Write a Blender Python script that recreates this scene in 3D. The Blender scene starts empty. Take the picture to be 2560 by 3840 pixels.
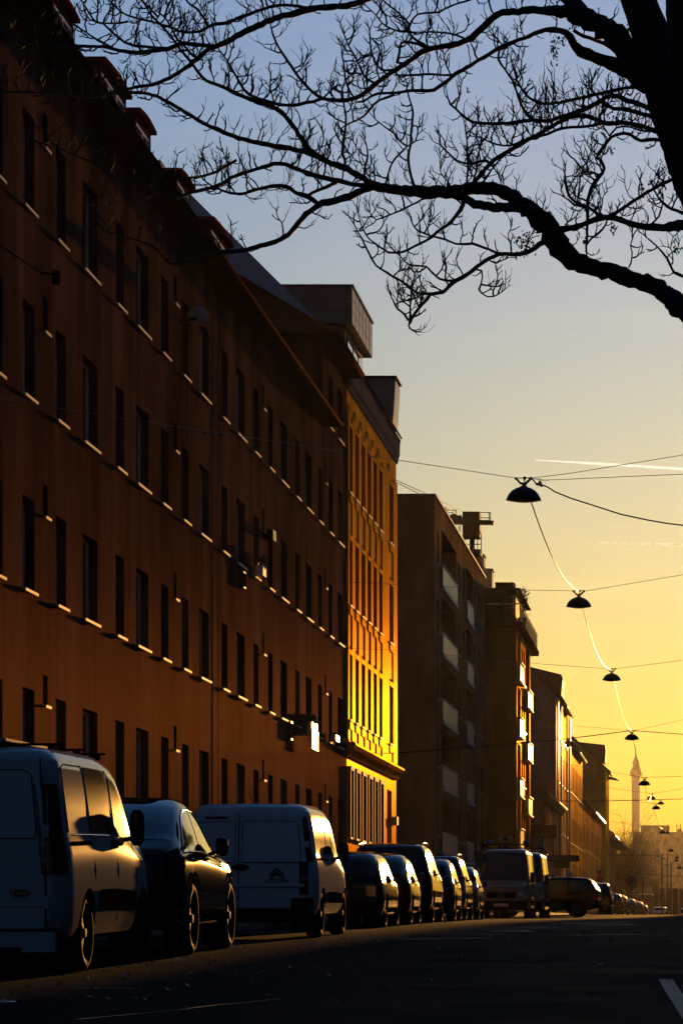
import bpy, math, random
from mathutils import Vector, Matrix
R = math.radians
F = 11100.0; VX = 2615.0; VY = 3479.0       # focal length and vanishing point of the street (photo pixels)
scene = bpy.context.scene
COL = scene.collection

def at(x, y, Y):
    """a point at street distance Y seen at photo pixel x, y"""
    return Vector(((x - VX) / F * Y, Y, (VY - y) / F * Y))

# ------------------------------------------------------------------ ground profile
GP = [(-60, -1.0), (0, -.62), (17, -.50), (26, -.39), (31, -.29), (34, -.235), (45, -.10), (56, 0.0), (61, .06), (72, .15),
      (82, .22), (106, .34), (123, .45), (150, .66), (198, .80), (241, .90), (300, 1.0), (400, 1.05), (9000, 1.05)]
def gz(Y):
    if Y <= GP[0][0]: return GP[0][1]
    for i in range(len(GP) - 1):
        a, b = GP[i], GP[i + 1]
        if Y <= b[0]:
            pm = GP[i - 1] if i > 0 else a
            pn = GP[i + 2] if i + 2 < len(GP) else b
            t = (Y - a[0]) / (b[0] - a[0])
            ma = (b[1] - pm[1]) / (b[0] - pm[0]) if b[0] != pm[0] else 0
            mb_ = (pn[1] - a[1]) / (pn[0] - a[0]) if pn[0] != a[0] else 0
            h = b[0] - a[0]
            return ((2*t**3 - 3*t*t + 1) * a[1] + (t**3 - 2*t*t + t) * h * ma
                    + (-2*t**3 + 3*t*t) * b[1] + (t**3 - t*t) * h * mb_)
    return GP[-1][1]

# ------------------------------------------------------------------ mesh builder
class MB:
    def __init__(s): s.v = []; s.f = []; s.m = []; s.k = 0
    def quad(s, a, b, c, d):
        n = len(s.v); s.v += [tuple(a), tuple(b), tuple(c), tuple(d)]; s.f.append((n, n+1, n+2, n+3)); s.m.append(s.k)
    def poly(s, pts):
        n = len(s.v); s.v += [tuple(p) for p in pts]; s.f.append(tuple(range(n, n+len(pts)))); s.m.append(s.k)
    def box(s, x0, x1, y0, y1, z0, z1):
        n = len(s.v)
        s.v += [(x0,y0,z0),(x1,y0,z0),(x1,y1,z0),(x0,y1,z0),(x0,y0,z1),(x1,y0,z1),(x1,y1,z1),(x0,y1,z1)]
        for f in ((0,3,2,1),(4,5,6,7),(0,1,5,4),(1,2,6,5),(2,3,7,6),(3,0,4,7)):
            s.f.append(tuple(n+i for i in f)); s.m.append(s.k)
    def prism(s, prof, a, b, axis='y'):
        """closed outline prof extruded from a to b; axis y: prof=(x,z); x: prof=(y,z); z: prof=(x,y)"""
        def P(p, t):
            return {'y': (p[0], t, p[1]), 'x': (t, p[0], p[1]), 'z': (p[0], p[1], t)}[axis]
        n = len(s.v); k = len(prof)
        s.v += [P(p, a) for p in prof] + [P(p, b) for p in prof]
        for i in range(k):
            j = (i + 1) % k
            s.f.append((n+i, n+j, n+k+j, n+k+i)); s.m.append(s.k)
        s.f.append(tuple(n+i for i in reversed(range(k)))); s.m.append(s.k)
        s.f.append(tuple(n+k+i for i in range(k))); s.m.append(s.k)
    def tube(s, pts, rad, n=6, cap=True):
        pts = [Vector(p) for p in pts]
        if not hasattr(rad, '__len__'): rad = [rad] * len(pts)
        base = len(s.v); up = None
        for i, p in enumerate(pts):
            d = (pts[min(i+1, len(pts)-1)] - pts[max(i-1, 0)])
            if d.length < 1e-9: d = Vector((0, 0, 1))
            d.normalize()
            if up is None:
                up = Vector((0, 0, 1)) if abs(d.z) < .9 else Vector((1, 0, 0))
            u = d.cross(up)
            if u.length < 1e-6: u = d.cross(Vector((0, 1, 0)))
            u.normalize(); w = u.cross(d).normalized(); up = w
            for j in range(n):
                a = 2 * math.pi * j / n
                s.v.append(tuple(p + (u * math.cos(a) + w * math.sin(a)) * rad[i]))
        for i in range(len(pts) - 1):
            for j in range(n):
                a = base + i*n + j; b = base + i*n + (j+1) % n
                s.f.append((a, b, b + n, a + n)); s.m.append(s.k)
        if cap and n > 2:
            s.f.append(tuple(base + j for j in reversed(range(n)))); s.m.append(s.k)
            e = base + (len(pts)-1)*n
            s.f.append(tuple(e + j for j in range(n))); s.m.append(s.k)
    def lathe(s, prof, c, axis='z', n=24):
        """prof = (radius, height) pairs round the axis through c"""
        base = len(s.v); c = Vector(c)
        for (r, h) in prof:
            for j in range(n):
                a = 2 * math.pi * j / n
                x, y = r * math.cos(a), r * math.sin(a)
                o = {'z': (x, y, h), 'x': (h, x, y), 'y': (x, h, y)}[axis]
                s.v.append(tuple(c + Vector(o)))
        for i in range(len(prof) - 1):
            for j in range(n):
                a = base + i*n + j; b = base + i*n + (j+1) % n
                s.f.append((a, b, b + n, a + n)); s.m.append(s.k)
    def grid(s, P):
        """P[i][j] = points"""
        base = len(s.v); w = len(P[0])
        for row in P: s.v += [tuple(p) for p in row]
        for i in range(len(P) - 1):
            for j in range(w - 1):
                a = base + i*w + j
                s.f.append((a, a+1, a+w+1, a+w)); s.m.append(s.k)
    def mesh(s, name, mats, org=(0, 0, 0), smooth=False, fix=True):
        me = bpy.data.meshes.new(name)
        o = Vector(org)
        me.from_pydata([(v[0]-o[0], v[1]-o[1], v[2]-o[2]) for v in s.v], [], s.f)
        if not isinstance(mats, (list, tuple)): mats = [mats]
        for m in mats: me.materials.append(m)
        if len(mats) > 1: me.polygons.foreach_set('material_index', s.m)
        if fix:
            import bmesh
            b = bmesh.new(); b.from_mesh(me)
            bmesh.ops.remove_doubles(b, verts=b.verts, dist=1e-5)
            bmesh.ops.recalc_face_normals(b, faces=b.faces)
            b.to_mesh(me); b.free()
        if smooth:
            me.polygons.foreach_set('use_smooth', [True] * len(me.polygons))
        me.update()
        return me
    def build(s, name, mats, parent=None, smooth=False, fix=True, angle=None):
        org = Vector((0, 0, 0)) if parent is None else parent['_org'].to_list() if '_org' in parent else (0, 0, 0)
        me = s.mesh(name, mats, org, smooth, fix)
        ob = bpy.data.objects.new(name, me); COL.objects.link(ob)
        if parent is not None:
            ob.parent = parent
            ob['_org'] = list(org)
        if angle is not None:
            me.polygons.foreach_set('use_smooth', [True] * len(me.polygons))
            sharp_by_angle(me, angle)
        return ob

def sharp_by_angle(me, ang):
    import bmesh
    b = bmesh.new(); b.from_mesh(me)
    for e in b.edges:
        if len(e.link_faces) == 2 and e.calc_face_angle(0) > R(ang): e.smooth = False
    b.to_mesh(me); b.free()

def tag(o, label=None, cat=None, group=None, kind=None):
    if label: o['label'] = label
    if cat: o['category'] = cat
    if group: o['group'] = group
    if kind: o['kind'] = kind
    return o
def thing(name, loc, label, cat, group=None):
    e = bpy.data.objects.new(name, None); COL.objects.link(e)
    e.location = loc; e['_org'] = list(loc); e.empty_display_size = .2
    return tag(e, label, cat, group)
def inst(name, me, parent, loc):
    """a part that shares mesh me, placed at loc in its parent's space"""
    o = bpy.data.objects.new(name, me); COL.objects.link(o); o.parent = parent; o.location = loc
    return o

# ------------------------------------------------------------------ materials
MATS = {}
def mat(name, col, rough=.6, metal=0.0, spec=.5, coat=0.0, var=0.0, vscale=1.0, vstretch=(1, 1, 1), bump=0.0, bscale=40.0,
        bstretch=(1, 1, 1), trans=None, emit=None, col2=None, rvar=0.0, coat_rough=.03, stain=0.0, bdist=.02, gloss=None):
    if name in MATS: return MATS[name]
    m = bpy.data.materials.new(name); m.use_nodes = True
    nt = m.node_tree; b = nt.nodes['Principled BSDF']
    b.inputs['Base Color'].default_value = (*col, 1); b.inputs['Roughness'].default_value = rough
    b.inputs['Metallic'].default_value = metal; b.inputs['Specular IOR Level'].default_value = spec
    b.inputs['Coat Weight'].default_value = coat; b.inputs['Coat Roughness'].default_value = coat_rough
    if trans: b.inputs['Transmission Weight'].default_value = trans
    if emit:
        b.inputs['Emission Color'].default_value = (*emit[0], 1); b.inputs['Emission Strength'].default_value = emit[1]
    tc = None
    def noise(scale, stretch, detail=5):
        nonlocal tc
        if tc is None: tc = nt.nodes.new('ShaderNodeTexCoord')
        mp = nt.nodes.new('ShaderNodeMapping'); mp.inputs['Scale'].default_value = stretch
        nt.links.new(tc.outputs['Object'], mp.inputs['Vector'])
        n = nt.nodes.new('ShaderNodeTexNoise'); n.inputs['Scale'].default_value = scale; n.inputs['Detail'].default_value = detail
        n.inputs['Roughness'].default_value = .65
        nt.links.new(mp.outputs[0], n.inputs['Vector']); return n
    if var or col2:
        n = noise(vscale, vstretch)
        r = nt.nodes.new('ShaderNodeValToRGB')
        c1 = tuple(max(0, c * (1 - var)) for c in col); c2 = col2 or tuple(min(1, c * (1 + var)) for c in col)
        r.color_ramp.elements[0].position = .32; r.color_ramp.elements[1].position = .68
        r.color_ramp.elements[0].color = (*c1, 1); r.color_ramp.elements[1].color = (*c2, 1)
        nt.links.new(n.outputs['Fac'], r.inputs[0]); nt.links.new(r.outputs[0], b.inputs['Base Color'])
        if stain:
            n2 = noise(.35, (1, 1, .45), 8)
            m2 = nt.nodes.new('ShaderNodeMapRange'); m2.inputs['From Min'].default_value = .35; m2.inputs['From Max'].default_value = .65
            m2.inputs['To Min'].default_value = 1 - stain; m2.inputs['To Max'].default_value = 1 + stain*.6
            nt.links.new(n2.outputs['Fac'], m2.inputs['Value'])
            vs = nt.nodes.new('ShaderNodeVectorMath'); vs.operation = 'SCALE'
            nt.links.new(r.outputs[0], vs.inputs[0]); nt.links.new(m2.outputs[0], vs.inputs['Scale']); nt.links.new(vs.outputs[0], b.inputs['Base Color'])
        if rvar:
            mr = nt.nodes.new('ShaderNodeMapRange')
            mr.inputs['From Min'].default_value = .3; mr.inputs['From Max'].default_value = .7
            mr.inputs['To Min'].default_value = max(.02, rough - rvar); mr.inputs['To Max'].default_value = min(1, rough + rvar)
            nt.links.new(n.outputs['Fac'], mr.inputs['Value']); nt.links.new(mr.outputs[0], b.inputs['Roughness'])
    if bump:
        n = noise(bscale, bstretch, 3)
        bp = nt.nodes.new('ShaderNodeBump'); bp.inputs['Strength'].default_value = bump; bp.inputs['Distance'].default_value = bdist
        nt.links.new(n.outputs['Fac'], bp.inputs['Height']); nt.links.new(bp.outputs[0], b.inputs['Normal']); nt.links.new(bp.outputs[0], b.inputs['Coat Normal'])
    if gloss:      # the thin sheen of rough plaster at grazing angles: (colour, roughness, amount)
        g = nt.nodes.new('ShaderNodeBsdfGlossy'); g.inputs['Color'].default_value = (*gloss[0], 1); g.inputs['Roughness'].default_value = gloss[1]
        mx = nt.nodes.new('ShaderNodeMixShader'); mx.inputs[0].default_value = gloss[2]
        nt.links.new(b.outputs[0], mx.inputs[1]); nt.links.new(g.outputs[0], mx.inputs[2]); nt.links.new(mx.outputs[0], nt.nodes['Material Output'].inputs[0])
        if bump: nt.links.new(bp.outputs[0], g.inputs['Normal'])
    MATS[name] = m
    return m

# ------------------------------------------------------------------ camera, sun, sky
cam = bpy.data.cameras.new('camera'); camo = bpy.data.objects.new('camera', cam); COL.objects.link(camo)
camo.location = (0, 0, 0); camo.rotation_euler = (R(90), 0, 0)
cam.sensor_fit = 'AUTO'; cam.sensor_width = 36; cam.lens = F / 3840 * 36
cam.shift_x = (1280 - VX) / 3840; cam.shift_y = (VY - 1920) / 3840
cam.clip_start = .5; cam.clip_end = 30000
scene.camera = camo
SAZ, SEL = 2.7, 3.8            # the sun: degrees right of the street axis, degrees up
sd = Vector((math.sin(R(SAZ)) * math.cos(R(SEL)), math.cos(R(SAZ)) * math.cos(R(SEL)), math.sin(R(SEL))))
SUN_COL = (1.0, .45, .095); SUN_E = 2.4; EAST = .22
sun = bpy.data.lights.new('sun', 'SUN'); sun.energy = SUN_E; sun.angle = R(.53); sun.color = SUN_COL
suno = bpy.data.objects.new('sun', sun); COL.objects.link(suno)
suno.rotation_euler = (-sd).to_track_quat('-Z', 'Y').to_euler(); suno.location = (0, 0, 60)
w = bpy.data.worlds.new('World'); scene.world = w; w.use_nodes = True
nt = w.node_tree; bg = nt.nodes['Background']
sky = nt.nodes.new('ShaderNodeTexSky'); sky.sky_type = 'NISHITA'; sky.sun_disc = False
sky.sun_elevation = R(SEL); sky.sun_rotation = R(SAZ); sky.altitude = 200
sky.air_density = 2.0; sky.dust_density = 2.0; sky.ozone_density = 6.0
def N(t): return nt.nodes.new(t)
def mth(op, a, b=None):
    n = N('ShaderNodeMath'); n.operation = op
    for i, v in enumerate((a, b)):
        if v is None: continue
        if isinstance(v, (int, float)): n.inputs[i].default_value = v
        else: nt.links.new(v, n.inputs[i])
    return n.outputs[0]
sep = N('ShaderNodeSeparateColor'); nt.links.new(sky.outputs[0], sep.inputs[0])
comb = N('ShaderNodeCombineColor')
nt.links.new(mth('MULTIPLY', mth('POWER', sep.outputs[0], .78), .82), comb.inputs[0])
nt.links.new(mth('MULTIPLY', mth('POWER', sep.outputs[1], .88), 1.19), comb.inputs[1]); nt.links.new(mth('MULTIPLY', mth('POWER', sep.outputs[2], 1.18), 1.43), comb.inputs[2])
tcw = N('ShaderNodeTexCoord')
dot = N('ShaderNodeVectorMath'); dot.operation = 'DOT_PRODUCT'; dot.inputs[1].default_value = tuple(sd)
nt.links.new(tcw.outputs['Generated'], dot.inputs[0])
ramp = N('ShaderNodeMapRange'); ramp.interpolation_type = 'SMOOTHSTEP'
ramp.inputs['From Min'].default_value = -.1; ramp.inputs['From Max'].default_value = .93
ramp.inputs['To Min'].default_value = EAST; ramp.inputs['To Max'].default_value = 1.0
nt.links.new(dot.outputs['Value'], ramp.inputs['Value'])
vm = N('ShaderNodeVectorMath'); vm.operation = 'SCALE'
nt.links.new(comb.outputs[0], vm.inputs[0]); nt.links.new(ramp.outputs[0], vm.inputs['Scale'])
# thin cirrus streaks low in the west
mpw = N('ShaderNodeMapping'); mpw.inputs['Scale'].default_value = (2.2, 2.2, 60); mpw.inputs['Rotation'].default_value = (0, R(-.6), 0)
nt.links.new(tcw.outputs['Generated'], mpw.inputs['Vector'])
nz = N('ShaderNodeTexNoise'); nz.inputs['Scale'].default_value = 1.6; nz.inputs['Detail'].default_value = 6; nz.inputs['Roughness'].default_value = .55
nt.links.new(mpw.outputs[0], nz.inputs['Vector'])
cr = N('ShaderNodeMapRange'); cr.inputs['From Min'].default_value = .56; cr.inputs['From Max'].default_value = .8
cr.inputs['To Min'].default_value = 0; cr.inputs['To Max'].default_value = .16
nt.links.new(nz.outputs['Fac'], cr.inputs['Value'])
mixc = N('ShaderNodeMix'); mixc.data_type = 'RGBA'
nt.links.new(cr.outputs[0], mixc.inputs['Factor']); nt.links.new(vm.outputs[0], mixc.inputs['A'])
cs = N('ShaderNodeVectorMath'); cs.operation = 'MULTIPLY'; cs.inputs[1].default_value = (1.9, 1.45, 1.0)
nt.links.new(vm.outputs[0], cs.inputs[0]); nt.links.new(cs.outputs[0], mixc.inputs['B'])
bg.inputs['Strength'].default_value = .118
def streak(prev, a, b, wd, gain, brk=False):
    """an ice trail high in the sky along the great circle from a to b (directions)"""
    A = a.normalized(); B = b.normalized(); n = A.cross(B).normalized(); t = n.cross(A).normalized()
    dn = N('ShaderNodeVectorMath'); dn.operation = 'DOT_PRODUCT'; dn.inputs[1].default_value = tuple(n); nt.links.new(tcw.outputs['Generated'], dn.inputs[0])
    dt = N('ShaderNodeVectorMath'); dt.operation = 'DOT_PRODUCT'; dt.inputs[1].default_value = tuple(t); nt.links.new(tcw.outputs['Generated'], dt.inputs[0])
    L = B.dot(t)
    ml = N('ShaderNodeMapRange'); ml.interpolation_type = 'SMOOTHSTEP'; ml.inputs['From Min'].default_value = -.0005; ml.inputs['From Max'].default_value = L*.5
    nt.links.new(dt.outputs['Value'], ml.inputs['Value'])
    wv = mth('MULTIPLY_ADD', ml.outputs[0], wd*.75); wv.node.inputs[2].default_value = wd*.3
    q = mth('DIVIDE', mth('ABSOLUTE', dn.outputs['Value']), wv)
    mk = N('ShaderNodeMapRange'); mk.interpolation_type = 'SMOOTHSTEP'; mk.inputs['From Min'].default_value = 1.0; mk.inputs['From Max'].default_value = .2
    nt.links.new(q, mk.inputs['Value'])
    st = mth('GREATER_THAN', dt.outputs['Value'], 0.0)
    f = mth('MULTIPLY', mk.outputs[0], st)
    if brk:
        z = N('ShaderNodeTexNoise'); z.inputs['Scale'].default_value = 240; z.inputs['Detail'].default_value = 4; nt.links.new(tcw.outputs['Generated'], z.inputs['Vector'])
        zz = N('ShaderNodeMapRange'); zz.inputs['From Min'].default_value = .42; zz.inputs['From Max'].default_value = .66; nt.links.new(z.outputs['Fac'], zz.inputs['Value'])
        f = mth('MULTIPLY', f, zz.outputs[0])
    f = mth('MULTIPLY', f, gain)
    mx_ = N('ShaderNodeMix'); mx_.data_type = 'RGBA'; nt.links.new(f, mx_.inputs['Factor']); nt.links.new(prev, mx_.inputs['A']); mx_.inputs['B'].default_value = (4.6, 4.3, 3.6, 1)
    return mx_.outputs['Result']
o_ = streak(mixc.outputs['Result'], at(2006, 1725, 10), at(2560, 1759, 10), 6.5/F, .95)
o_ = streak(o_, at(2150, 2033, 10), at(2560, 2043, 10), 5/F, .5, True)
nt.links.new(o_, bg.inputs['Color'])
scene.view_settings.view_transform = 'Standard'; scene.view_settings.look = 'None'
scene.view_settings.exposure = 1.1; scene.view_settings.gamma = 1.0
scene.view_settings.use_curve_mapping = False
scene.cycles.use_denoising = True
scene.cycles.max_bounces = 6; scene.cycles.volume_bounces = 1; scene.cycles.sample_clamp_indirect = 8
# ------------------------------------------------------------------ ground, road, pavement
asph = mat('asphalt', (.016, .016, .019), rough=.75, spec=.007, var=.35, vscale=.9, bump=.6, bscale=90, rvar=.12)
grnd = mat('ground_soil', (.06, .055, .05), rough=.9, var=.2)
pave = mat('pavement_concrete', (.16, .155, .15), rough=.8, var=.2, vscale=.7, bump=.3, bscale=60)
kerbm = mat('kerb_granite', (.22, .21, .20), rough=.7, var=.2, vscale=6)
paint = mat('road_paint', (.34, .34, .34), spec=.02, rough=.6, var=.25, vscale=5)
tar = mat('tar_seam', (.018, .018, .018), rough=.22, spec=.6)
YS = [-60, -20, 0, 8] + [8 + i * 2.0 for i in range(1, 60)] + [130 + i * 6 for i in range(0, 60)] + [500, 800, 1500, 3000, 6000, 9000]
def strip(mb, x0, x1, ys, dz):
    g = []
    for Y in ys: g.append([(x0, Y, gz(Y) + dz), (x1, Y, gz(Y) + dz)])
    mb.grid(g)
mb = MB(); strip(mb, -4000, 4000, YS, -.008)
tag(mb.build('ground', grnd), kind='structure')
ROAD_L, ROAD_R = -8.0, 2.9
mb = MB(); strip(mb, ROAD_L, ROAD_R, [y for y in YS if y <= 500], 0)
tag(mb.build('road', asph), kind='structure')
mb = MB()
ys = [y for y in YS if y <= 330]
for (xa, xb) in ((-10.9, ROAD_L - .15), (ROAD_R + .15, 6.4)):
    g = [[(xa, Y, gz(Y) + .12), (xb, Y, gz(Y) + .12)] for Y in ys]; mb.grid(g)
tag(mb.build('pavement', pave), kind='structure')
mb = MB()
for (xa, xb) in ((ROAD_L - .15, ROAD_L), (ROAD_R, ROAD_R + .15)):
    mb.grid([[(xa, Y, gz(Y) + .124), (xb, Y, gz(Y) + .124)] for Y in ys])
    xe = xb if xa < 0 else xa
    mb.grid([[(xe, Y, gz(Y) - .05), (xe, Y, gz(Y) + .124)] for Y in ys])
tag(mb.build('kerb', kerbm), kind='structure')

def road_strip(pts, w, dz, mb):
    """a flat band of width w laid on the road along pts (x, Y)"""
    P = [Vector((p[0], p[1], 0)) for p in pts]; g = []
    for i, p in enumerate(P):
        d = (P[min(i+1, len(P)-1)] - P[max(i-1, 0)]).normalized()
        n = Vector((-d.y, d.x, 0)) * w / 2
        a = p + n; b = p - n
        g.append([(a.x, a.y, gz(a.y) + dz), (b.x, b.y, gz(b.y) + dz)])
    mb.grid(g)
mb = MB()
road_strip([(-.26, 23.9), (-.19, 21.5), (-.11, 19), (-.02, 16), (.03, 14)], .11, .004, mb)
road_strip([(-.12, 22.3), (.5, 22.4), (1.6, 22.5)], .10, .005, mb)
for k in range(1, 6):
    road_strip([(-.1, 22.3 + 5.8*k), (.5, 22.3 + 5.8*k)], .10, .005, mb)
tag(mb.build('parking_bay_marking', paint), kind='structure')
mb = MB(); road_strip([(-4.05, 40.2), (-3.5, 40.5), (-2.92, 41.1)], .42, .004, mb)
tag(mb.build('road_marking', paint), kind='structure')
mb = MB()
random.seed(3)
def wob(x0, y0, x1, y1, n, a):
    return [(x0 + (x1-x0)*i/n + random.uniform(-a, a), y0 + (y1-y0)*i/n + random.uniform(-a, a)*2) for i in range(n+1)]
for q in ((-2.75, 19.6, -3.4, 16.2, 9, .03), (-4.3, 47, -3.2, 52, 6, .05), (-4.4, 52, -1.4, 53.5, 10, .06), (-3.4, 58, -1.2, 58.6, 8, .06),
          (-3.2, 62, -1.6, 70, 9, .08), (-4.4, 66, -2.4, 66.6, 6, .06), (-5.2, 21.5, -3.8, 21.9, 6, .04), (-2, 44, -.4, 45, 6, .05), (-5, 76, -1, 77, 8, .1)):
    road_strip(wob(*q), .035, .005, mb)
tag(mb.build('tar_seams', tar), kind='structure')
# a repaired asphalt patch and a cast-iron cover in the road
patchm = mat('new_asphalt', (.010, .010, .012), rough=.6, spec=.01, var=.2, vscale=8, bump=.4, bscale=120)
mb = MB()
for (x0, x1, y0, y1) in ((-4.5, -2.6, 53.6, 57.6), (-2.4, -1.2, 60, 64), (-3.9, -2.9, 44.2, 46.2)):
    mb.grid([[(x0 + (x1-x0)*j/4, y0 + (y1-y0)*i/4, gz(y0 + (y1-y0)*i/4) + .003) for j in range(5)] for i in range(5)])
tag(mb.build('road_patch', patchm), kind='structure')
iron = mat('cast_iron', (.05, .05, .05), rough=.35, metal=.8, bump=.5, bscale=30)
for k, (x, Y, lb) in enumerate(((-4.75, 19.1, 'round iron manhole cover in the road near the first van'), (-3.1, 49.0, 'round iron manhole cover in mid road beside the pale van'))):
    t = thing('manhole_cover', (x, Y, gz(Y)), lb, 'manhole cover', 'manhole covers in the road')
    m = MB(); m.lathe([(0, .012), (.27, .012), (.29, .008)], (x, Y, gz(Y)), n=28); m.build('cover_plate', iron, t)
    m = MB(); m.lathe([(.295, .006), (.34, .008), (.35, .002)], (x, Y, gz(Y)), n=28); m.build('cover_ring', iron, t)
# dry leaves in the gutter
leafm = mat('dry_leaf', (.16, .08, .03), rough=.45, spec=.5, var=.4, vscale=3)
random.seed(8)
mb = MB()
for i in range(420):
    if random.random() < .6: x = random.uniform(-5.9, -3.4); Y = random.uniform(16.5, 40)
    else: x = random.uniform(-4.5, 2.5); Y = random.uniform(16, 60)
    s = random.uniform(.012, .035); a = random.uniform(0, 6.3); z = gz(Y) + .008
    c, d = math.cos(a)*s, math.sin(a)*s
    mb.poly([(x-c, Y-d, z), (x-d*.5, Y+c*.5, z+random.uniform(0, .02)), (x+c, Y+d, z+random.uniform(0, .03)), (x+d*.5, Y-c*.5, z+random.uniform(0, .01))])
tag(mb.build('fallen_leaves', leafm, fix=False), 'dry brown leaves scattered over the road and gutter', 'leaves', kind='stuff')
# ------------------------------------------------------------------ buildings
def plaster(name, col, **k):
    d = dict(rough=.62, spec=0.0, var=.16, vscale=1.1, vstretch=(1, 1, .12), bump=.7, bscale=38, bstretch=(1, 1, .3), stain=.55, bdist=.012)
    d.update(k); return mat(name, col, **d)
glass = mat('window_glass', (.012, .014, .018), rough=.04, spec=.9)
sillg = mat('sill_polished', (.6, .56, .5), rough=.22, metal=.6)
glass_old = mat('window_glass_old', (.02, .022, .026), rough=.09, spec=.9)
framew = mat('window_frame_white', (.62, .61, .58), rough=.45)
framed = mat('window_frame_dark', (.06, .05, .045), rough=.5)
sillm = mat('sill_metal', (.50, .48, .46), rough=.6, spec=.3)
gutterm = mat('gutter_metal', (.05, .022, .012), rough=.8, spec=.0)
soffit = mat('soffit_board', (.06, .05, .045), spec=0.0, rough=.8, var=.2, vscale=3)
tile_red = mat('roof_tile_red', (.22, .045, .022), spec=.0, rough=.75, var=.35, vscale=4, bump=.8, bscale=14)
slate = mat('roof_slate', (.07, .07, .075), spec=.1, rough=.6, var=.25, vscale=5, bump=.5, bscale=12)
conc = mat('concrete', (.27, .26, .25), rough=.75, var=.15, vscale=1.5)
dmetal = mat('dark_metal', (.05, .05, .055), rough=.4, metal=.6)

def facade(mb, X, y0, y1, z0, z1, holes, depth):
    ys = sorted({y0, y1} | {min(max(h[i], y0), y1) for h in holes for i in (0, 1)})
    zs = sorted({z0, z1} | {min(max(h[i], z0), z1) for h in holes for i in (2, 3)})
    for i in range(len(ys)-1):
        for j in range(len(zs)-1):
            cy, cz = (ys[i]+ys[i+1])/2, (zs[j]+zs[j+1])/2
            if any(h[0] < cy < h[1] and h[2] < cz < h[3] for h in holes): continue
            mb.quad((X, ys[i], zs[j]), (X, ys[i+1], zs[j]), (X, ys[i+1], zs[j+1]), (X, ys[i], zs[j+1]))
    for (a, b, c, d) in [h[:4] for h in holes]:
        B = X - depth
        mb.quad((X, a, c), (X, a, d), (B, a, d), (B, a, c)); mb.quad((X, b, c), (B, b, c), (B, b, d), (X, b, d))
        mb.quad((X, a, d), (X, b, d), (B, b, d), (B, a, d)); mb.quad((X, a, c), (B, a, c), (B, b, c), (X, b, c))

WC = {}
def window_meshes(w, h, bars, fm, gm, sill, depth, sm=None):
    sm = sm or sillm
   
    """frame, pane and sill meshes for an opening w x h; origin at the outer lower near corner of the pane plane"""
    key = (round(w, 2), round(h, 2), bars, fm.name, gm.name, sill, depth, sm.name)
    if key in WC: return WC[key]
    f = MB(); t = .05
    f.box(0, .05, 0, w, 0, t); f.box(0, .05, 0, w, h-t, h); f.box(0, .05, 0, t, t, h-t); f.box(0, .05, w-t, w, t, h-t)
    for k in range(1, bars):
        f.box(.003, .047, w*k/bars-.025, w*k/bars+.025, t, h-t)
    if h > 1.7: f.box(.003, .045, t, w-t, h*.68-.025, h*.68+.025)
    g = MB(); g.quad((.015, .02, .02), (.015, w-.02, .02), (.015, w-.02, h-.02), (.015, .02, h-.02))
    s = MB(); pr, th = sill
    if pr: s.prism([(.05, 0), (depth+pr, -.015), (depth+pr, -.015-th), (depth+pr-.012, -.015-th), (depth+pr-.012, -.03), (.05, -.03)], -.03, w+.03)
    r = (f.mesh('window_frame', fm), g.mesh('window_pane', gm), s.mesh('window_sill', sm) if pr else None)
    WC[key] = r
    return r
def windows(root, X, holes, depth, fm=None, gm=None, sill=(.06, .045), bars=1, name='window', sm=None):
    fm = fm or framew; gm = gm or glass
    o = Vector(root['_org'])
    for hh in holes:
        a, b, c, d = hh[:4]
        bb = hh[4] if len(hh) > 4 else (2 if b - a > 1.0 else bars)
        f, g, s = window_meshes(b-a, d-c, bb, fm, gm, sill, depth, sm)
        wo = inst(name, f, root, Vector((X-depth, a, c)) - o)
        inst('pane', g, wo, (0, 0, 0))
        if s: inst('sill', s, wo, (0, 0, 0))
def shell(mb, Xf, Xb, y0, y1, z0, z1, front=True):
    """side, back walls of a block; the front comes from facade()"""
    mb.quad((Xf, y0, z0), (Xb, y0, z0), (Xb, y0, z1), (Xf, y0, z1))
    mb.quad((Xb, y0, z0), (Xb, y1, z0), (Xb, y1, z1), (Xb, y0, z1))
    mb.quad((Xb, y1, z0), (Xf, y1, z0), (Xf, y1, z1), (Xb, y1, z1))
    if front: mb.quad((Xf, y0, z0), (Xf, y0, z1), (Xf, y1, z1), (Xf, y1, z0))

# ---- the long brown block
XF = -10.2
cols = [(37.45, 38.65), (40.2, 41.0), (42.27, 43.47), (44.76, 45.57), (47.07, 47.84), (49.14, 50.35), (51.90, 52.70), (53.80, 55.04), (56.31, 57.11),
        (58.59, 59.37), (60.63, 61.83), (63.46, 64.27), (65.52, 66.74), (68.02, 68.83), (70.34, 71.11), (72.38, 73.58), (75.09, 75.89),
        (77.07, 78.27), (79.58, 80.38), (81.89, 82.66), (83.90, 85.13)]
small = [(46.16, 46.49), (57.67, 58.0), (69.37, 69.69), (80.98, 81.29)]
rows = [(2.26, 3.65), (5.16, 6.56), (8.11, 9.53), (10.98, 12.44)]
srows = [(3.49, 3.95), (6.44, 6.94), (9.33, 9.85), (12.2, 12.74)]
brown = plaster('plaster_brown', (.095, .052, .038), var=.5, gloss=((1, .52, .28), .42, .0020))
b1 = thing('apartment_building', (XF, 58, gz(58)), 'long brown plaster apartment block with four rows of plain windows and red dormers', 'apartment building')
holes = [(a, b, c, d) for (a, b) in cols for (c, d) in rows if a > 42 or c > 9e9]
sholes = [(a, b, c, d) for (a, b) in small for (c, d) in srows]
Y1 = 80.5
mb = MB()
h1 = [h for h in holes + sholes if h[0] < Y1-.1]
facade(mb, XF, 34, Y1, -1.0, 13.7, h1, .20)
shell(mb, XF, -22, 34, Y1, -1.0, 13.7, front=False)
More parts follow.
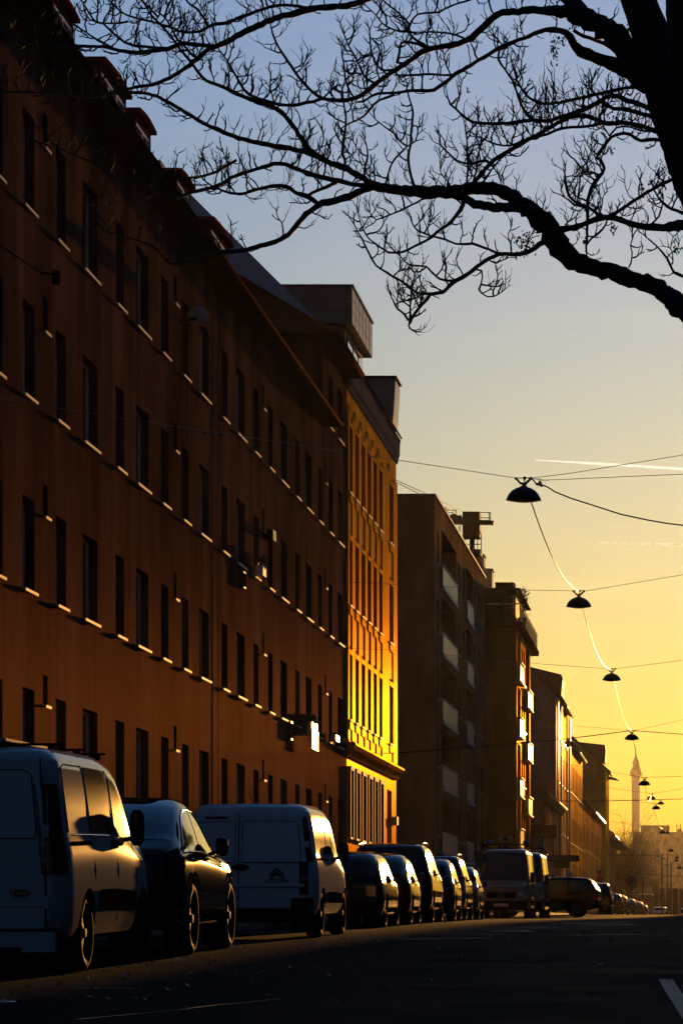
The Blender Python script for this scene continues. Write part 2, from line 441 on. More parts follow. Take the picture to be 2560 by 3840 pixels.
# the taller end of the block
tall = [h for h in holes + sholes if h[0] > Y1] + [(81.89, 82.66, 13.9, 15.34), (83.90, 85.13, 13.9, 15.34)]
facade(mb, XF, Y1, 86.07, -1.0, 15.97, tall, .20)
mb.quad((XF, Y1, 13.7), (-22, Y1, 13.7), (-22, Y1, 15.97), (XF, Y1, 15.97))
mb.quad((XF, 86.07, -1), (-22, 86.07, -1), (-22, 86.07, 15.97), (XF, 86.07, 15.97))
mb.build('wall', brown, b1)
windows(b1, XF, holes + [(81.89, 82.66, 13.9, 15.34), (83.90, 85.13, 13.9, 15.34)], .20)
windows(b1, XF, sholes, .20, name='small_window')
# eave of the long part
mb = MB()
mb.prism([(XF+.02, 13.66), (-9.74, 13.66), (-9.74, 13.76), (XF+.02, 13.80)], 34, 80.74); mb.build('eave', soffit, b1)
mb = MB()
mb.tube([(-9.70, 34, 13.74), (-9.70, 80.9, 13.74)], .032, 8); mb.build('gutter', gutterm, b1, smooth=True)
mb = MB()
def rf(x): return 13.80 + (-9.74 - x) * .95
mb.prism([(-9.74, 13.78), (-15.5, rf(-15.5)), (-21.5, 13.8), (-21.5, 13.7), (-9.74, 13.70)], 34, 80.45); rfo = mb.build('roof', tile_red, b1)
# hipped roof of the tall end
mb = MB()
e0, e1, xo = 80.0, 86.0, -9.76
A = (xo, e0, 16.1); B_ = (-21.5, e0, 16.1); C_ = (-16, e0 + 6.2, 16.1 + 4.4); D_ = (xo, e1, 16.1); E_ = (-15.2, e1, 19.9)
mb.poly([A, B_, (-16, 86.0, 20.3), (-15.6, 85.6, 20.3)]); mb.poly([A, (-15.6, 85.6, 20.3), (-16, 86, 20.3), D_])
mb.poly([A, D_, (xo, e1, 16.02), (xo, e0, 16.02)]); mb.poly([B_, A, (xo, e0, 16.02), (-21.5, e0, 16.02)])
mb.build('tower_roof', tile_red, b1, fix=False)
mb = MB(); mb.prism([(XF+.02, 15.95), (-9.80, 15.95), (-9.80, 16.02), (XF+.02, 16.02)], 80.0, 86.0)
mb.box(-21.5, -9.80, 80.02, 80.5-.003, 15.952, 16.015); mb.build('tower_eave', soffit, b1)
mb = MB(); mb.tube([(-21, 79.98, 16.05), (-9.74, 79.98, 16.05)], .06, 8); mb.tube([(-9.72, 80.0, 16.06), (-9.72, 86.0, 16.06)], .06, 8)
mb.build('tower_gutter', gutterm, b1, smooth=True)
mb = MB(); mb.tube([(-10.17, 62.85, -.2), (-10.17, 62.85, 13.6)], .007, 6); mb.build('lightning_conductor', soffit, b1)
# dormers
cheek = mat('dormer_cladding', (.10, .028, .018), spec=.0, rough=.6, var=.3, vscale=6, bump=.5, bscale=20)
curt = mat('curtain_cloth', (.42, .43, .5), rough=.8, var=.12, vscale=9, vstretch=(1, 1, .1))
for (a, b) in ((42.6, 44.2), (46.2, 47.75), (49.9, 52.15), (53.0, 54.5), (57.2, 58.75), (61.1, 63.55)):
    dm = MB(); xf = -10.06
    zb, zt = 13.86, 14.62
    dm.box(-12.2, xf, a, a+.10, zb, zt); dm.box(-12.2, xf, b-.10, b, zb, zt); dm.box(-12.2, xf, a+.1, b-.1, zb, zb+.12); dm.box(-12.2, xf, a+.1, b-.1, zt-.14, zt)
    d_ = dm.build('dormer', cheek, b1)
    rm = MB(); n = 10
    prof = []
    for i in range(n+1):
        t = i/n; prof.append((a-.07 + (b-a+.14)*t, 14.62 + .06*math.sin(math.pi*t)))
    rm.prism([(p[0], p[1]+.05) for p in prof] + [(p[0], p[1]-.015) for p in reversed(prof)], -12.6, -9.96, 'x')
    rm.build('dormer_roof', tile_red, d_, smooth=False)
    gm = MB(); w_ = b-a-.2; nb = 3 if w_ > 1.8 else 2
    for k in range(nb+1):
        yy = a+.1 + w_*k/nb; gm.box(xf-.07, xf-.01, max(a+.1, yy-.035), min(b-.1, yy+.035), zb+.12, zt-.14)
    gm.box(xf-.068, xf-.012, a+.13, b-.13, zb+.12, zb+.18); gm.box(xf-.068, xf-.012, a+.13, b-.13, zt-.20, zt-.14)
    wd = gm.build('dormer_window', framew, d_)
    pm = MB(); pm.quad((xf-.045, a+.1, zb+.12), (xf-.045, b-.1, zb+.12), (xf-.045, b-.1, zt-.14), (xf-.045, a+.1, zt-.14))
    ob = bpy.data.objects.new('pane', pm.mesh('pane', glass_old, b1['_org'])); COL.objects.link(ob); ob.parent = d_
# chimneys of the long block
for (Y, x, z, lb) in ((60.2, -10.95, 15.6, 1), (64.5, -10.9, 15.5, 2)):
    mb = MB(); mb.box(x-.7, x, Y, Y+1.3, 13.9, z-.1); mb.box(x-.75, x+.05, Y-.05, Y+1.35, z-.1, z)
    for q in (.3, .75, 1.1): mb.tube([(x-.3, Y+q, z), (x-.3, Y+q, z+.3)], .08, 8)
    mb.build('chimney', conc, rfo)

# ---- the fluted plaster house
ochre = plaster('plaster_ochre', (.62, .25, .03), var=.35, vscale=2.2, rough=.6, gloss=((1, .50, .045), .38, .10), bump=.6)
b2 = thing('townhouse', (XF, 93, gz(93)), 'ochre plaster townhouse with tall narrow windows, belt cornice and a metal penthouse', 'townhouse')
c2 = [(86.35, 87.05), (87.86, 88.7), (89.45, 90.38), (91.14, 91.98), (92.78, 93.66), (94.45, 95.33), (97.57, 98.75)]
r2 = [(6.1, 7.95), (9.45, 11.3), (12.75, 14.6)]
h2 = [(a, b, c, d, 1) for (a, b) in c2 for (c, d) in r2] + [(a, b, 2.66, 4.45, 1) for (a, b) in c2[:-1]]
gate = (97.2, 98.7, .45, 4.55)
mb = MB()
facade(mb, XF, 86.07, 100.15, -1, 15.95, h2 + [gate], .22)
shell(mb, XF, -22, 86.07, 100.15, -1, 15.95, front=False)
mb.build('wall', ochre, b2)
windows(b2, XF, h2, .22, fm=framed, sill=(.09, .05))
# raised piers between the windows, fluted panels under them
mb = MB()
edges = [86.07] + [v for c in c2 for v in c] + [100.15]
for i in range(0, len(edges), 2):
    a, b = edges[i], edges[i+1]
    if b - a < .3: mb.box(XF+.003, XF+.05, a+.02, b-.02, 5.5, 15.0); continue
    mb.box(XF+.003, XF+.05, a+.06, b-.06, 5.5, 15.0)
for (a, b) in c2:
    for (z0, z1) in ((5.45, 6.0), (8.25, 9.3), (11.6, 12.6), (14.75, 15.3)):
        mb.box(XF+.003, XF+.03, a+.08, (a+b)/2-.03, z0, z1); mb.box(XF+.003, XF+.03, (a+b)/2+.03, b-.08, z0, z1)
mb.build('pilasters', ochre, b2)
for (a, b) in c2:
    mb = MB()
    for z in (8.0, 11.35, 14.65): mb.box(XF+.003, XF+.055, a-.02, b+.02, z, z+.14)
    for (c, d) in r2: mb.box(XF+.003, XF+.07, a+.05, b-.05, c-.30, c-.08)
    mb.build('lintel', ochre, b2)
mb = MB()
for (a, b) in c2[:-1]:
    mb.box(XF+.003, XF+.10, a-.10, a+.0, 2.6, 4.6); mb.box(XF+.003, XF+.10, b, b+.10, 2.6, 4.6); mb.box(XF+.003, XF+.11, a-.1, b+.1, 4.6, 4.72)
mb.build('window_surrounds', mat('stone_brown', (.22, .16, .12), rough=.7, var=.15), b2)
mb = MB(); mb.prism([(XF+.002, 5.0), (XF+.06, 5.0), (XF+.10, 5.12), (XF+.2, 5.2), (XF+.26, 5.32), (XF+.26, 5.38), (XF+.002, 5.44)], 86.1, 100.4)
mb.build('belt_cornice', ochre, b2)
mb = MB(); mb.prism([(XF+.002, 15.7), (XF+.04, 15.7), (XF+.06, 15.85), (XF+.11, 16.0), (XF+.12, 16.4), (XF+.15, 16.5), (-11.2, 16.62), (-11.2, 15.96), (XF+.002, 15.96)], 86.2, 100.3)
mb.build('crown_cornice', mat('stone_grey', (.17, .16, .165), spec=.0, rough=.8, var=.12), b2)
mb = MB(); mb.tube([(XF+.18, 86.2, 16.55), (XF+.18, 100.1, 16.55)], .035, 8); mb.build('gutter', gutterm, b2, smooth=True)
mb = MB()
for k in range(29): mb.tube([(XF-.05, 86.3+.49*k, 16.6), (XF-.05, 86.3+.49*k, 16.87)], .013, 5)
for z in (16.68, 16.78, 16.87): mb.tube([(XF-.05, 86.2, z), (XF-.05, 100.1, z)], .012, 5)
mb.build('snow_guard', dmetal, b2)
whitew = mat('fire_wall_render', (.62, .62, .68), rough=.8, var=.06, vscale=.7)
mb = MB(); mb.prism([(-22, 15.9), (-22, 22), (-15.4, 22.0), (-11.1, 17.7), (-10.6, 17.2), (-10.6, 15.9)], 86.09, 86.39, 'y'); mb.build('fire_wall', whitew, b2)
mb = MB(); mb.prism([(-22, 16.6), (-22, 21.8), (-15.4, 21.8), (-10.5, 16.9), (-10.3, 16.6)], 86.4, 100.0, 'y'); r2o = mb.build('roof', slate, b2)
clad = mat('metal_cladding', (.20, .17, .16), rough=.42, metal=.35, var=.25, vscale=1.6)
dclad = mat('dark_cladding', (.06, .06, .068), rough=.6, spec=.1)
mb = MB(); mb.box(-13.3, -11.2, 93.9, 98.9, 17.0, 19.14); ph = mb.build('penthouse', dclad, b2)
mb = MB(); mb.box(-13.4, -10.92, 93.6, 99.4, 19.13, 20.27); mb.build('penthouse_parapet', clad, ph)
mb = MB(); mb.box(-13.45, -10.87, 93.55, 99.45, 20.272, 20.34)
for k in range(1, 6): mb.box(-10.919, -10.912, 93.6+.97*k-.01, 93.6+.97*k+.01, 19.15, 20.25)
for z in (19.5, 19.88):
    mb.box(-10.919, -10.911, 93.6, 99.4, z-.01, z+.01); mb.box(-13.4, -10.92, 93.589, 93.597, z-.01, z+.01)
mb.build('parapet_joints', dmetal, ph)
mb = MB()
for yy in (94.5, 96.0, 97.5): mb.box(-11.198, -11.16, yy, yy+1.2, 17.4, 18.9)
mb.build('penthouse_glazing', glass, ph)
blued = mat('zinc_blue', (.17, .20, .27), rough=.35, metal=.5, var=.35, vscale=1.4)
mb = MB(); mb.prism([(-11.1, 16.6), (-11.1, 18.15), (-10.86, 18.2), (-10.05, 18.24), (-10.02, 18.15), (-10.05, 17.6), (-10.09, 17.0), (-10.12, 16.7)], 98.2, 99.7, 'y'); dd = mb.build('dormer', blued, b2)
mb = MB(); mb.box(-11.2, -9.97, 98.1, 99.8, 18.24, 18.30); mb.build('dormer_roof', dclad, dd)
mb = MB(); mb.box(XF+.003, XF+.12, 99.3, 99.75, 3.45, 3.73); mb.build('meter_box', sillm, b2)
mb = MB(); mb.box(XF-.2, XF-.15, gate[0], gate[1], gate[2], gate[3]); mb.build('gate', framed, b2)

# ---- the balcony block
b3 = thing('apartment_building', (XF, 128, gz(128)), 'flat roofed grey apartment block with pale balcony parapets behind the ochre townhouse', 'apartment building')
greyp = plaster('plaster_grey', (.24, .15, .085), var=.12, gloss=((1, .65, .35), .36, .02))
st = [14.45 - 2.66*k for k in range(5)]
logg = []; win3 = []
for t in st:
    logg += [(117.8, 125.0, t-.95, t+1.42), (130.4, 134.1, t-.95, t+1.42)]
    for (a, b) in ((115.9, 116.7), (126.0, 127.0), (128.6, 129.5), (134.7, 135.5), (136.8, 137.8), (138.7, 139.8)):
        win3.append((a, b, t-.15, t+1.12, 1))
mb = MB(); facade(mb, XF, 114.8, 142.1, -.5, 16.75, win3, .18) if False else None
mb = MB()
allh = win3 + logg
ys = None
facade(mb, XF, 114.8, 142.1, -.5, 16.75, win3, .18) if False else None
def facade2(mb, X, y0, y1, z0, z1, hA, dA, hB, dB):
    hs = hA + hB
    n0 = len(mb.f)
    facade(mb, X, y0, y1, z0, z1, [h for h in hs], 0.0001)
    for (hl, dp) in ((hA, dA), (hB, dB)):
        for (a, b, c, d) in [h[:4] for h in hl]:
            B = X - dp
            mb.quad((X, a, c), (X, a, d), (B, a, d), (B, a, c)); mb.quad((X, b, c), (B, b, c), (B, b, d), (X, b, d))
            mb.quad((X, a, d), (X, b, d), (B, b, d), (B, a, d)); mb.quad((X, a, c), (B, a, c), (B, b, c), (X, b, c))
            if dp > .5: mb.quad((B, a, c), (B, b, c), (B, b, d), (B, a, d))
facade2(mb, XF, 114.8, 142.1, -.5, 16.75, win3, .18, logg, 1.2)
shell(mb, XF, -23, 114.8, 142.1, -.5, 16.75, front=False)
mb.quad((XF, 114.8, 16.75), (XF, 142.1, 16.75), (-23, 142.1, 16.75), (-23, 114.8, 16.75))
mb.build('wall', greyp, b3)
mb = MB(); mb.box(-23.05, XF+.06, 114.75, 142.0, 16.75, 16.83); mb.build('roof_edge', dmetal, b3)
windows(b3, XF, win3, .18, sill=(.06, .04))
panel = mat('balcony_panel', (.50, .42, .36), rough=.4, spec=.5, var=.08, vscale=1)
for t in st:
    for (a, b, n) in ((117.8, 125.0, 2), (130.4, 134.1, 1)):
        w_ = (b-a)/n
        mb = MB()
        for k in range(n): mb.box(XF+.02, XF+.07, a+w_*k+.04, a+w_*(k+1)-.04, t-.82, t-.06)
        bo = mb.build('balcony_parapet', panel, b3)
        mb = MB(); mb.box(XF+.0, XF+.11, a, b, t-.055, t); mb.box(XF+.003, XF+.12, a-.02, b+.02, t-1.0, t-.86); mb.build('handrail', sillm, bo)
for t in st:
    for (a, b) in ((118.6, 120.2), (121.9, 124.2), (130.9, 133.4)):
        f, g, s = window_meshes(b-a, 2.1, 2, framew, glass_old, (0, 0), .1)
        wo = inst('balcony_door', f, b3, Vector((XF-1.16, a, t-.9)) - Vector(b3['_org'])); inst('pane', g, wo, (0, 0, 0))
# ---- the row across the street (outside the frame, it shades the street and shows in the car paint)
opp = plaster('plaster_opposite', (.20, .18, .16))
for k, (y0, y1, z1, lb) in enumerate(((-70, 18, 13.5, 'grey plaster house row behind the camera on the opposite pavement'),
                                      (18.3, 78, 15.0, 'long grey plaster block on the opposite pavement beside the bare tree'),
                                      (112, 175, 14.0, 'grey plaster block on the opposite pavement beyond the side street'),
                                      (178, 300, 15.8, 'last grey plaster block of the opposite pavement'))):
    t = thing('apartment_building', (6.4, (y0+y1)/2, gz((y0+y1)/2)), lb, 'apartment building')
    hs = []
    yy = y0 + 1.6
    while yy < y1 - 2.5:
        for z in (1.6, 4.8, 8.0, 11.1):
            if z + 2 < z1: hs.append((yy, yy+1.3, z, z+1.6))
        yy += 5.6 if k else 8
    mb = MB(); X = 6.4
    ys = sorted({y0, y1} | {h[i] for h in hs for i in (0, 1)}); zs = sorted({-1, z1} | {h[i] for h in hs for i in (2, 3)})
    for i in range(len(ys)-1):
        for j in range(len(zs)-1):
            cy, cz = (ys[i]+ys[i+1])/2, (zs[j]+zs[j+1])/2
            dd_ = .15 if any(h[0] < cy < h[1] and h[2] < cz < h[3] for h in hs) else 0
            if not dd_: mb.quad((X, ys[i], zs[j]), (X, ys[i], zs[j+1]), (X, ys[i+1], zs[j+1]), (X, ys[i+1], zs[j]))
    for (a, b, c, d) in hs:
        B = X + .15
        mb.quad((X, a, c), (B, a, c), (B, a, d), (X, a, d)); mb.quad((X, b, c), (X, b, d), (B, b, d), (B, b, c))
        mb.quad((X, a, d), (B, a, d), (B, b, d), (X, b, d)); mb.quad((X, a, c), (X, b, c), (B, b, c), (B, a, c))
    shell(mb, X, 18, y0, y1, -1, z1, front=False)
    mb.build('wall', opp, t)
    mb = MB(); mb.prism([(6.0, z1), (12.2, z1+4.5), (18.4, z1), (18.4, z1-.12), (6.0, z1-.12)], y0, y1); mb.build('roof', tile_red, t)
    for (a, b, c, d) in hs:
        key = ('opp', 1)
        if key not in WC:
            f = MB(); f.box(0, .05, 0, .06, 0, 1.6); f.box(0, .05, 1.24, 1.3, 0, 1.6); f.box(0, .05, .06, 1.24, 0, .06); f.box(0, .05, .06, 1.24, 1.54, 1.6); f.box(0, .05, .62, .68, .06, 1.54)
            g = MB(); g.quad((.03, 0, 0), (.03, 0, 1.6), (.03, 1.3, 1.6), (.03, 1.3, 0))
            WC[key] = (f.mesh('window_frame', framew), g.mesh('window_pane', glass))
        wo = inst('window', WC[key][0], t, Vector((X+.10, a, c)) - Vector(t['_org'])); inst('pane', WC[key][1], wo, (0, 0, 0))
# ---- things fixed on the long block
def boxthing(name, x0, x1, y0, y1, z0, z1, m, lb, cat, group=None):
    t = thing(name, (x0, (y0+y1)/2, z0), lb, cat, group)
    return t
ctr = mat('terracotta', (.22, .09, .05), rough=.7); leafg = mat('dark_leaf', (.05, .065, .03), rough=.6, var=.4, vscale=30)
def bush(mb, c, r, n, s, seed=1, squash=1.0):
    rr = random.Random(seed)
    for i in range(n):
        d = Vector((rr.gauss(0, 1), rr.gauss(0, 1), rr.gauss(0, 1))).normalized() * (rr.random() ** .4)
        p = Vector(c) + Vector((d.x * r[0], d.y * r[1], d.z * r[2] * squash))
        a = Vector((rr.gauss(0, 1), rr.gauss(0, 1), rr.gauss(0, 1))).normalized(); b = a.orthogonal().normalized()
        q = a.cross(b) * s * rr.uniform(.6, 1.3); b = b * s * rr.uniform(.3, .6)
        mb.poly([p - q, p + b, p + q, p - b])
# flower box on the second floor, balcony basket on the first floor, mailbox-like boxes
t = thing('window_box', (XF+.17, 76.9, 5.2), 'sunlit ribbed window box with plants on the dark facade, lowest row', 'window box')
m = MB(); m.box(XF+.04, XF+.17, 77.0, 78.2, 5.16, 5.36); m.box(XF+.03, XF+.19, 76.95, 78.25, 5.08, 5.14); m.build('trough', mat('white_plastic', (.7, .68, .64), rough=.3, spec=.5), t)
m = MB()
for k in range(9): m.box(XF+.16, XF+.18, 77.0+.14*k, 77.06+.14*k, 4.70, 5.07)
m.box(XF+.155, XF+.185, 76.98, 78.2, 4.66, 4.70); m.build('basket', mat('white_plastic', (.7, .68, .64)), t)
m = MB(); bush(m, (XF+.11, 77.6, 5.46), (.10, .5, .12), 160, .07, 3); m.build('plants', leafg, t, fix=False)
t = thing('window_box', (XF+.17, 68.4, 8.2), 'small pale pot with a round plant on a second row sill', 'window box')
m = MB(); m.box(XF+.03, XF+.2, 68.15, 68.65, 8.12, 8.34); m.build('trough', mat('white_plastic', (.7, .68, .64)), t)
m = MB(); bush(m, (XF+.14, 68.5, 8.47), (.13, .28, .17), 120, .05, 4); m.build('plants', leafg, t, fix=False)
t = thing('window_box', (XF+.17, 82.2, 5.2), 'short bright window box beside the last window of the lowest row', 'window box')
m = MB(); m.box(XF+.06, XF+.2, 81.9, 82.6, 5.18, 5.34); m.build('trough', mat('white_plastic', (.7, .68, .64)), t)
m = MB(); bush(m, (XF+.12, 82.25, 5.38), (.07, .3, .05), 50, .04, 5); m.build('plants', leafg, t, fix=False)
for (Y, z, h, lb) in ((66.2, 7.55, .42, 'dark box on the facade where a lamp wire is anchored'), (73.9, 4.65, .5, 'narrow dark box on the facade below the lowest sills')):
    t = thing('wall_box', (XF, Y, z), lb, 'wall box', 'dark boxes on the long facade')
    m = MB(); m.prism([(XF+.004, z), (XF+.08, z+.04), (XF+.08, z+h), (XF+.004, z+h+.03)], Y-.16, Y+.16); m.build('housing', dmetal, t)
    m = MB(); m.box(XF+.082, XF+.095, Y-.12, Y+.12, z+.08, z+h-.05); m.build('lid', gutterm, t)
t = thing('ventilator', (XF+.1, 69.9, 9.4), 'small louvred ventilator box sticking out of the facade, second row from top', 'ventilator')
m = MB(); m.box(XF+.004, XF+.20, 69.7, 70.2, 9.16, 9.36); m.build('housing', gutterm, t)
m = MB()
for k in range(5): m.box(XF+.202, XF+.215, 69.72, 70.18, 9.15+.05*k, 9.175+.05*k)
m.build('louvre', mat('white_plastic', (.7, .68, .64)), t)
t = thing('wall_lamp', (XF, 45.9, 10.1), 'short lamp arm on the facade at the upper left', 'wall lamp')
m = MB(); m.tube([(XF, 46.0, 10.18), (XF+.2, 46.0, 10.15)], .02, 6); m.build('arm', dmetal, t)
m = MB(); m.lathe([(0, .12), (.05, .11), (.07, 0), (.06, -.1), (0, -.11)], (XF+.24, 46.0, 10.1), n=12); m.build('lamp_head', gutterm, t, smooth=True)
t = thing('satellite_dish', (XF, 58.7, 12.2), 'small pale dish and bracket under the eave beside a top window', 'satellite dish')
m = MB(); m.tube([(XF, 58.3, 11.95), (XF+.35, 58.3, 12.0)], .03, 6); m.build('bracket', dmetal, t)
m = MB(); m.lathe([(0, 0), (.12, .015), (.2, .05), (.19, .055), (.1, .02), (0, .01)], (XF+.35, 58.3, 12.05), 'y', 16); m.build('dish', sillm, t, smooth=True)

# ---- crane cabin and platform behind the balcony block
yel = mat('machine_yellow', (.42, .26, .05), rough=.5, var=.15, vscale=2)
cr_ = thing('roof_crane', at(1765, 2080, 150), 'yellow crane cabin with railings standing above the flat roof', 'crane')
def PX(x, Y): return (x - VX) / F * Y
def PZ(y, Y): return (VY - y) / F * Y
m = MB(); m.box(PX(1733, 150), PX(1797, 150), 150, 151.2, PZ(2012, 150), PZ(1918, 150)); m.build('cabin', yel, cr_)
m = MB(); m.prism([(PX(1690, 150), PZ(1968, 150)), (PX(1850, 150), PZ(1970, 150)), (PX(1853, 150), PZ(1957, 150)), (PX(1835, 150), PZ(1954, 150)), (PX(1690, 150), PZ(1953, 150))], 149.6, 149.98); m.build('jib', yel, cr_)
m = MB(); m.prism([(PX(1681, 150), PZ(1953, 150)), (PX(1681, 150), PZ(1935, 150)), (PX(1697, 150), PZ(1926, 150)), (PX(1707, 150), PZ(1926, 150)), (PX(1718, 150), PZ(1934, 150)), (PX(1728, 150), PZ(1930, 150)), (PX(1732, 150), PZ(1953, 150))], 150, 151); m.box(PX(1660, 150), PX(1672, 150), 150, 151, PZ(1975, 150), PZ(1904, 150)); m.build('counterweight', yel, cr_)
m = MB()
def line(a, b, r=.022): m.tube([(PX(a[0], 150), 149.9, PZ(a[1], 150)), (PX(b[0], 150), 149.9, PZ(b[1], 150))], r, 5)
for a, b in (((1799, 1923), (1838, 1923)), ((1799, 1943), (1838, 1943)), ((1838, 1921), (1838, 1954)), ((1833, 1923), (1833, 1954)),
             ((1673, 1914), (1710, 1914)), ((1710, 1914), (1710, 1926)), ((1673, 1924), (1700, 1924)),
             ((1741, 2022), (1804, 2022)), ((1741, 2042), (1804, 2042)), ((1778, 2000), (1778, 2060)), ((1790, 2000), (1790, 2060)), ((1804, 2008), (1804, 2078)),
             ((1795, 1990), (1804, 2008)), ((1741, 1990), (1741, 2075)), ((1720, 1972), (1720, 2000)), ((1726, 1972), (1726, 1996))):
    line(a, b)
m.build('railing', dmetal, cr_)
m = MB(); m.box(PX(1745, 150), PX(1801, 150), 149.9, 151.3, PZ(2078, 150), PZ(2060, 150)); m.build('platform', dmetal, cr_)
m = MB()
for x in (1748, 1798):
    for y in (150.0, 151.1): m.tube([(PX(x, 150), y, 15.9), (PX(x, 150), y, PZ(2076, 150))], .05, 6)
m.tube([(PX(1765, 150), 150.6, 15.9), (PX(1765, 150), 150.6, PZ(2011, 150))], .12, 8)
m.build('mast', dmetal, cr_)

# ---- the orange corner house with the bright bays
X4 = -8.69
b4 = thing('apartment_building', (X4, 148, gz(148)), 'narrow corner house with sun-bright bay parapets and a hedge on its roof terrace', 'apartment building')
orangep = plaster('plaster_orange', (.34, .17, .06), var=.12, rough=.6, gloss=((1, .55, .12), .36, .05))
bays = []; w4 = []
for (a, b) in ((142.5, 145.3), (149.4, 152.8)):
    for z in (4.9, 7.5, 10.25, 12.9): bays.append((a, b, z-.9, z+1.4))
for (a, b) in ((145.9, 147.0), (147.5, 148.7)):
    for z in (4.9, 7.5, 10.25, 12.6): w4.append((a, b, z-.5, z+1.2, 1))
bays = [h for h in bays if h[3] < 14.4]
mb = MB(); facade2(mb, X4, 142.1, 153.6, -.3, 14.4, w4, .16, bays, 1.0); shell(mb, X4, -22, 142.1, 153.6, -.3, 14.4, front=False)
mb.quad((X4, 142.1, 14.4), (X4, 153.6, 14.4), (-22, 153.6, 14.4), (-22, 142.1, 14.4)); mb.build('wall', orangep, b4)
windows(b4, X4, w4, .16, fm=framed, sill=(.08, .05), sm=sillg)
brg = mat('bay_glass', (.35, .28, .16), rough=.2, spec=.9)
for k, (a, b) in enumerate(((142.5, 145.3), (149.4, 152.8))):
    for z in ((4.75, 7.2, 10.1, 12.75) if k == 0 else (6.6, 9.35, 12.0)):
        m = MB(); m.prism([(X4+.01, z-.85), (X4+.16, z-.85), (X4+.16, z), (X4+.01, z)], a+.02, b-.02); bo = m.build('bay_parapet', brg, b4)
        m = MB(); m.box(X4+.0, X4+.22, a, b, z, z+.06); m.box(X4+.0, X4+.22, a, b, z-.93, z-.86); m.build('handrail', sillm, bo)
m = MB(); m.prism([(-14.9, 14.4), (X4+.25, 14.4), (X4+.28, 14.62), (-14.9, 14.62)], 141.6, 157.0); m.build('cornice', gutterm, b4)
m = MB()
for k in range(12):
    m.box(X4+.13, X4+.16, 142.2+1.2*k, 143.25+1.2*k, 14.72, 15.45)
tr = m.build('terrace_glazing', brg, b4)
m = MB()
for k in range(13): m.tube([(X4+.18, 142.15+1.2*k, 14.6), (X4+.18, 142.15+1.2*k, 15.55)], .025, 6)
m.tube([(X4+.18, 142.1, 15.55), (X4+.18, 156.6, 15.55)], .03, 6)
m.tube([(-13.9, 142.1, 15.55), (X4+.18, 142.1, 15.55)], .03, 6); m.build('railing', sillm, b4)
m = MB(); m.box(-13.9, X4-.15, 143.4, 153, 14.42, 16.4); m.build('penthouse', dclad, b4)
m = MB(); m.box(-13.95, X4+.1, 143.3, 153.1, 16.401, 16.46); m.build('penthouse_roof', dmetal, b4)
for (x0, x1, y, Y) in ((1771, 1813, 2084, 153), (1818, 1843.5, 2137.6, 155)):
    m = MB(); m.box(PX(x0, Y), PX(x1, Y), Y, Y+1.2, 14.3, PZ(y, Y)); m.box(PX(x0, Y)-.03, PX(x1, Y)+.05, Y-.05, Y+1.25, PZ(y, Y), PZ(y, Y)+.08); m.build('chimney', conc, b4)
t = thing('hedge', (PX(1890, 142.2), 142.4, 14.62), 'clipped dark hedge block on the roof terrace of the corner house', 'hedge')
m = MB(); rr = random.Random(5)
x0, x1, z0, z1 = PX(1857, 142.2), PX(1926, 142.2), 14.7, PZ(2186, 142.2)
m.box(x0+.06, x1-.06, 142.2, 143.1, z0, z1-.06)
for i in range(2600):
    f = rr.randrange(3); x = rr.uniform(x0, x1); y = rr.uniform(142.15, 143.2); z = rr.uniform(z0, z1)
    if f == 0: y = 142.15
    elif f == 1: z = z1
    else: x = rr.choice((x0, x1))
    a = Vector((rr.gauss(0, 1), rr.gauss(0, 1), rr.gauss(0, 1))).normalized() * .055; b = a.orthogonal().normalized() * .03
    p = Vector((x, y, z)); m.poly([p-a, p+b, p+a, p-b])
m.build('foliage', leafg, t, fix=False)
t = thing('potted_shrub', (PX(1950, 144), 144, 14.62), 'wispy shrub leaning over the terrace railing of the corner house', 'shrub')
m = MB(); bush(m, (PX(1958, 144), 144.2, 15.9), (.2, .5, .75), 260, .07, 6)
for k in range(18):
    rr = random.Random(k); p = Vector((PX(1962, 144), 144+rr.uniform(-.5, .5), 15.2+rr.random()*1.2)); m.tube([p, p+Vector((.15+rr.random()*.2, 0, .1+rr.random()*.12))], .012, 3)
m.build('foliage', leafg, t, fix=False)
m = MB(); m.lathe([(.0, 14.63), (.16, 14.63), (.22, 15.1), (.18, 15.1), (0, 15.0)], (PX(1955, 144), 144.2, 0), n=12); m.build('pot', ctr, t)
# low shop wing and the pharmacy signs
X5 = -8.6
b5 = thing('shop_building', (X5, 176, gz(176)), 'low shop building with a rounded cornice and hanging pharmacy sign', 'shop')
lp = plaster('plaster_shop', (.20, .16, .14), var=.1)
mb = MB(); facade2(mb, X5, 165.6, 186.5, 0, 7.1, [(a, a+1.4, 4.2, 6.1, 1) for a in (167.5, 171.5, 175.5, 179.5, 183.3)], .15, [(167.5, 172, .9, 3.2), (174, 179, .9, 3.2)], .3)
shell(mb, X5, -20, 165.6, 186.5, 0, 7.1, front=False); mb.build('wall', lp, b5)
windows(b5, X5, [(a, a+1.4, 4.2, 6.1, 1) for a in (167.5, 171.5, 175.5, 179.5, 183.3)], .15)
m = MB(); m.prism([(-20, 7.1), (X5+.1, 7.1), (X5+.25, 7.3), (X5+.3, 7.45), (X5-.5, 8.1), (-14, 10.4), (-20, 10.4)], 165.3, 186.8); m.build('roof', slate, b5)
m = MB(); m.tube([(X5+.33, 165.3, 7.45), (X5+.33, 186.8, 7.45)], .07, 8); m.build('gutter', sillm, b5, smooth=True)
m = MB(); m.box(PX(2033, 165.4), PX(2064, 165.4), 165.5, 165.59, PZ(3100, 165.4), PZ(3050, 165.4)); m.build('end_window', glass_old, b5)
m = MB(); m.box(X5+.004, X5+1.0, 176, 176.08, 3.55, 3.95); sg = m.build('sign_board', mat('sign_brown', (.10, .06, .05), rough=.5), b5)
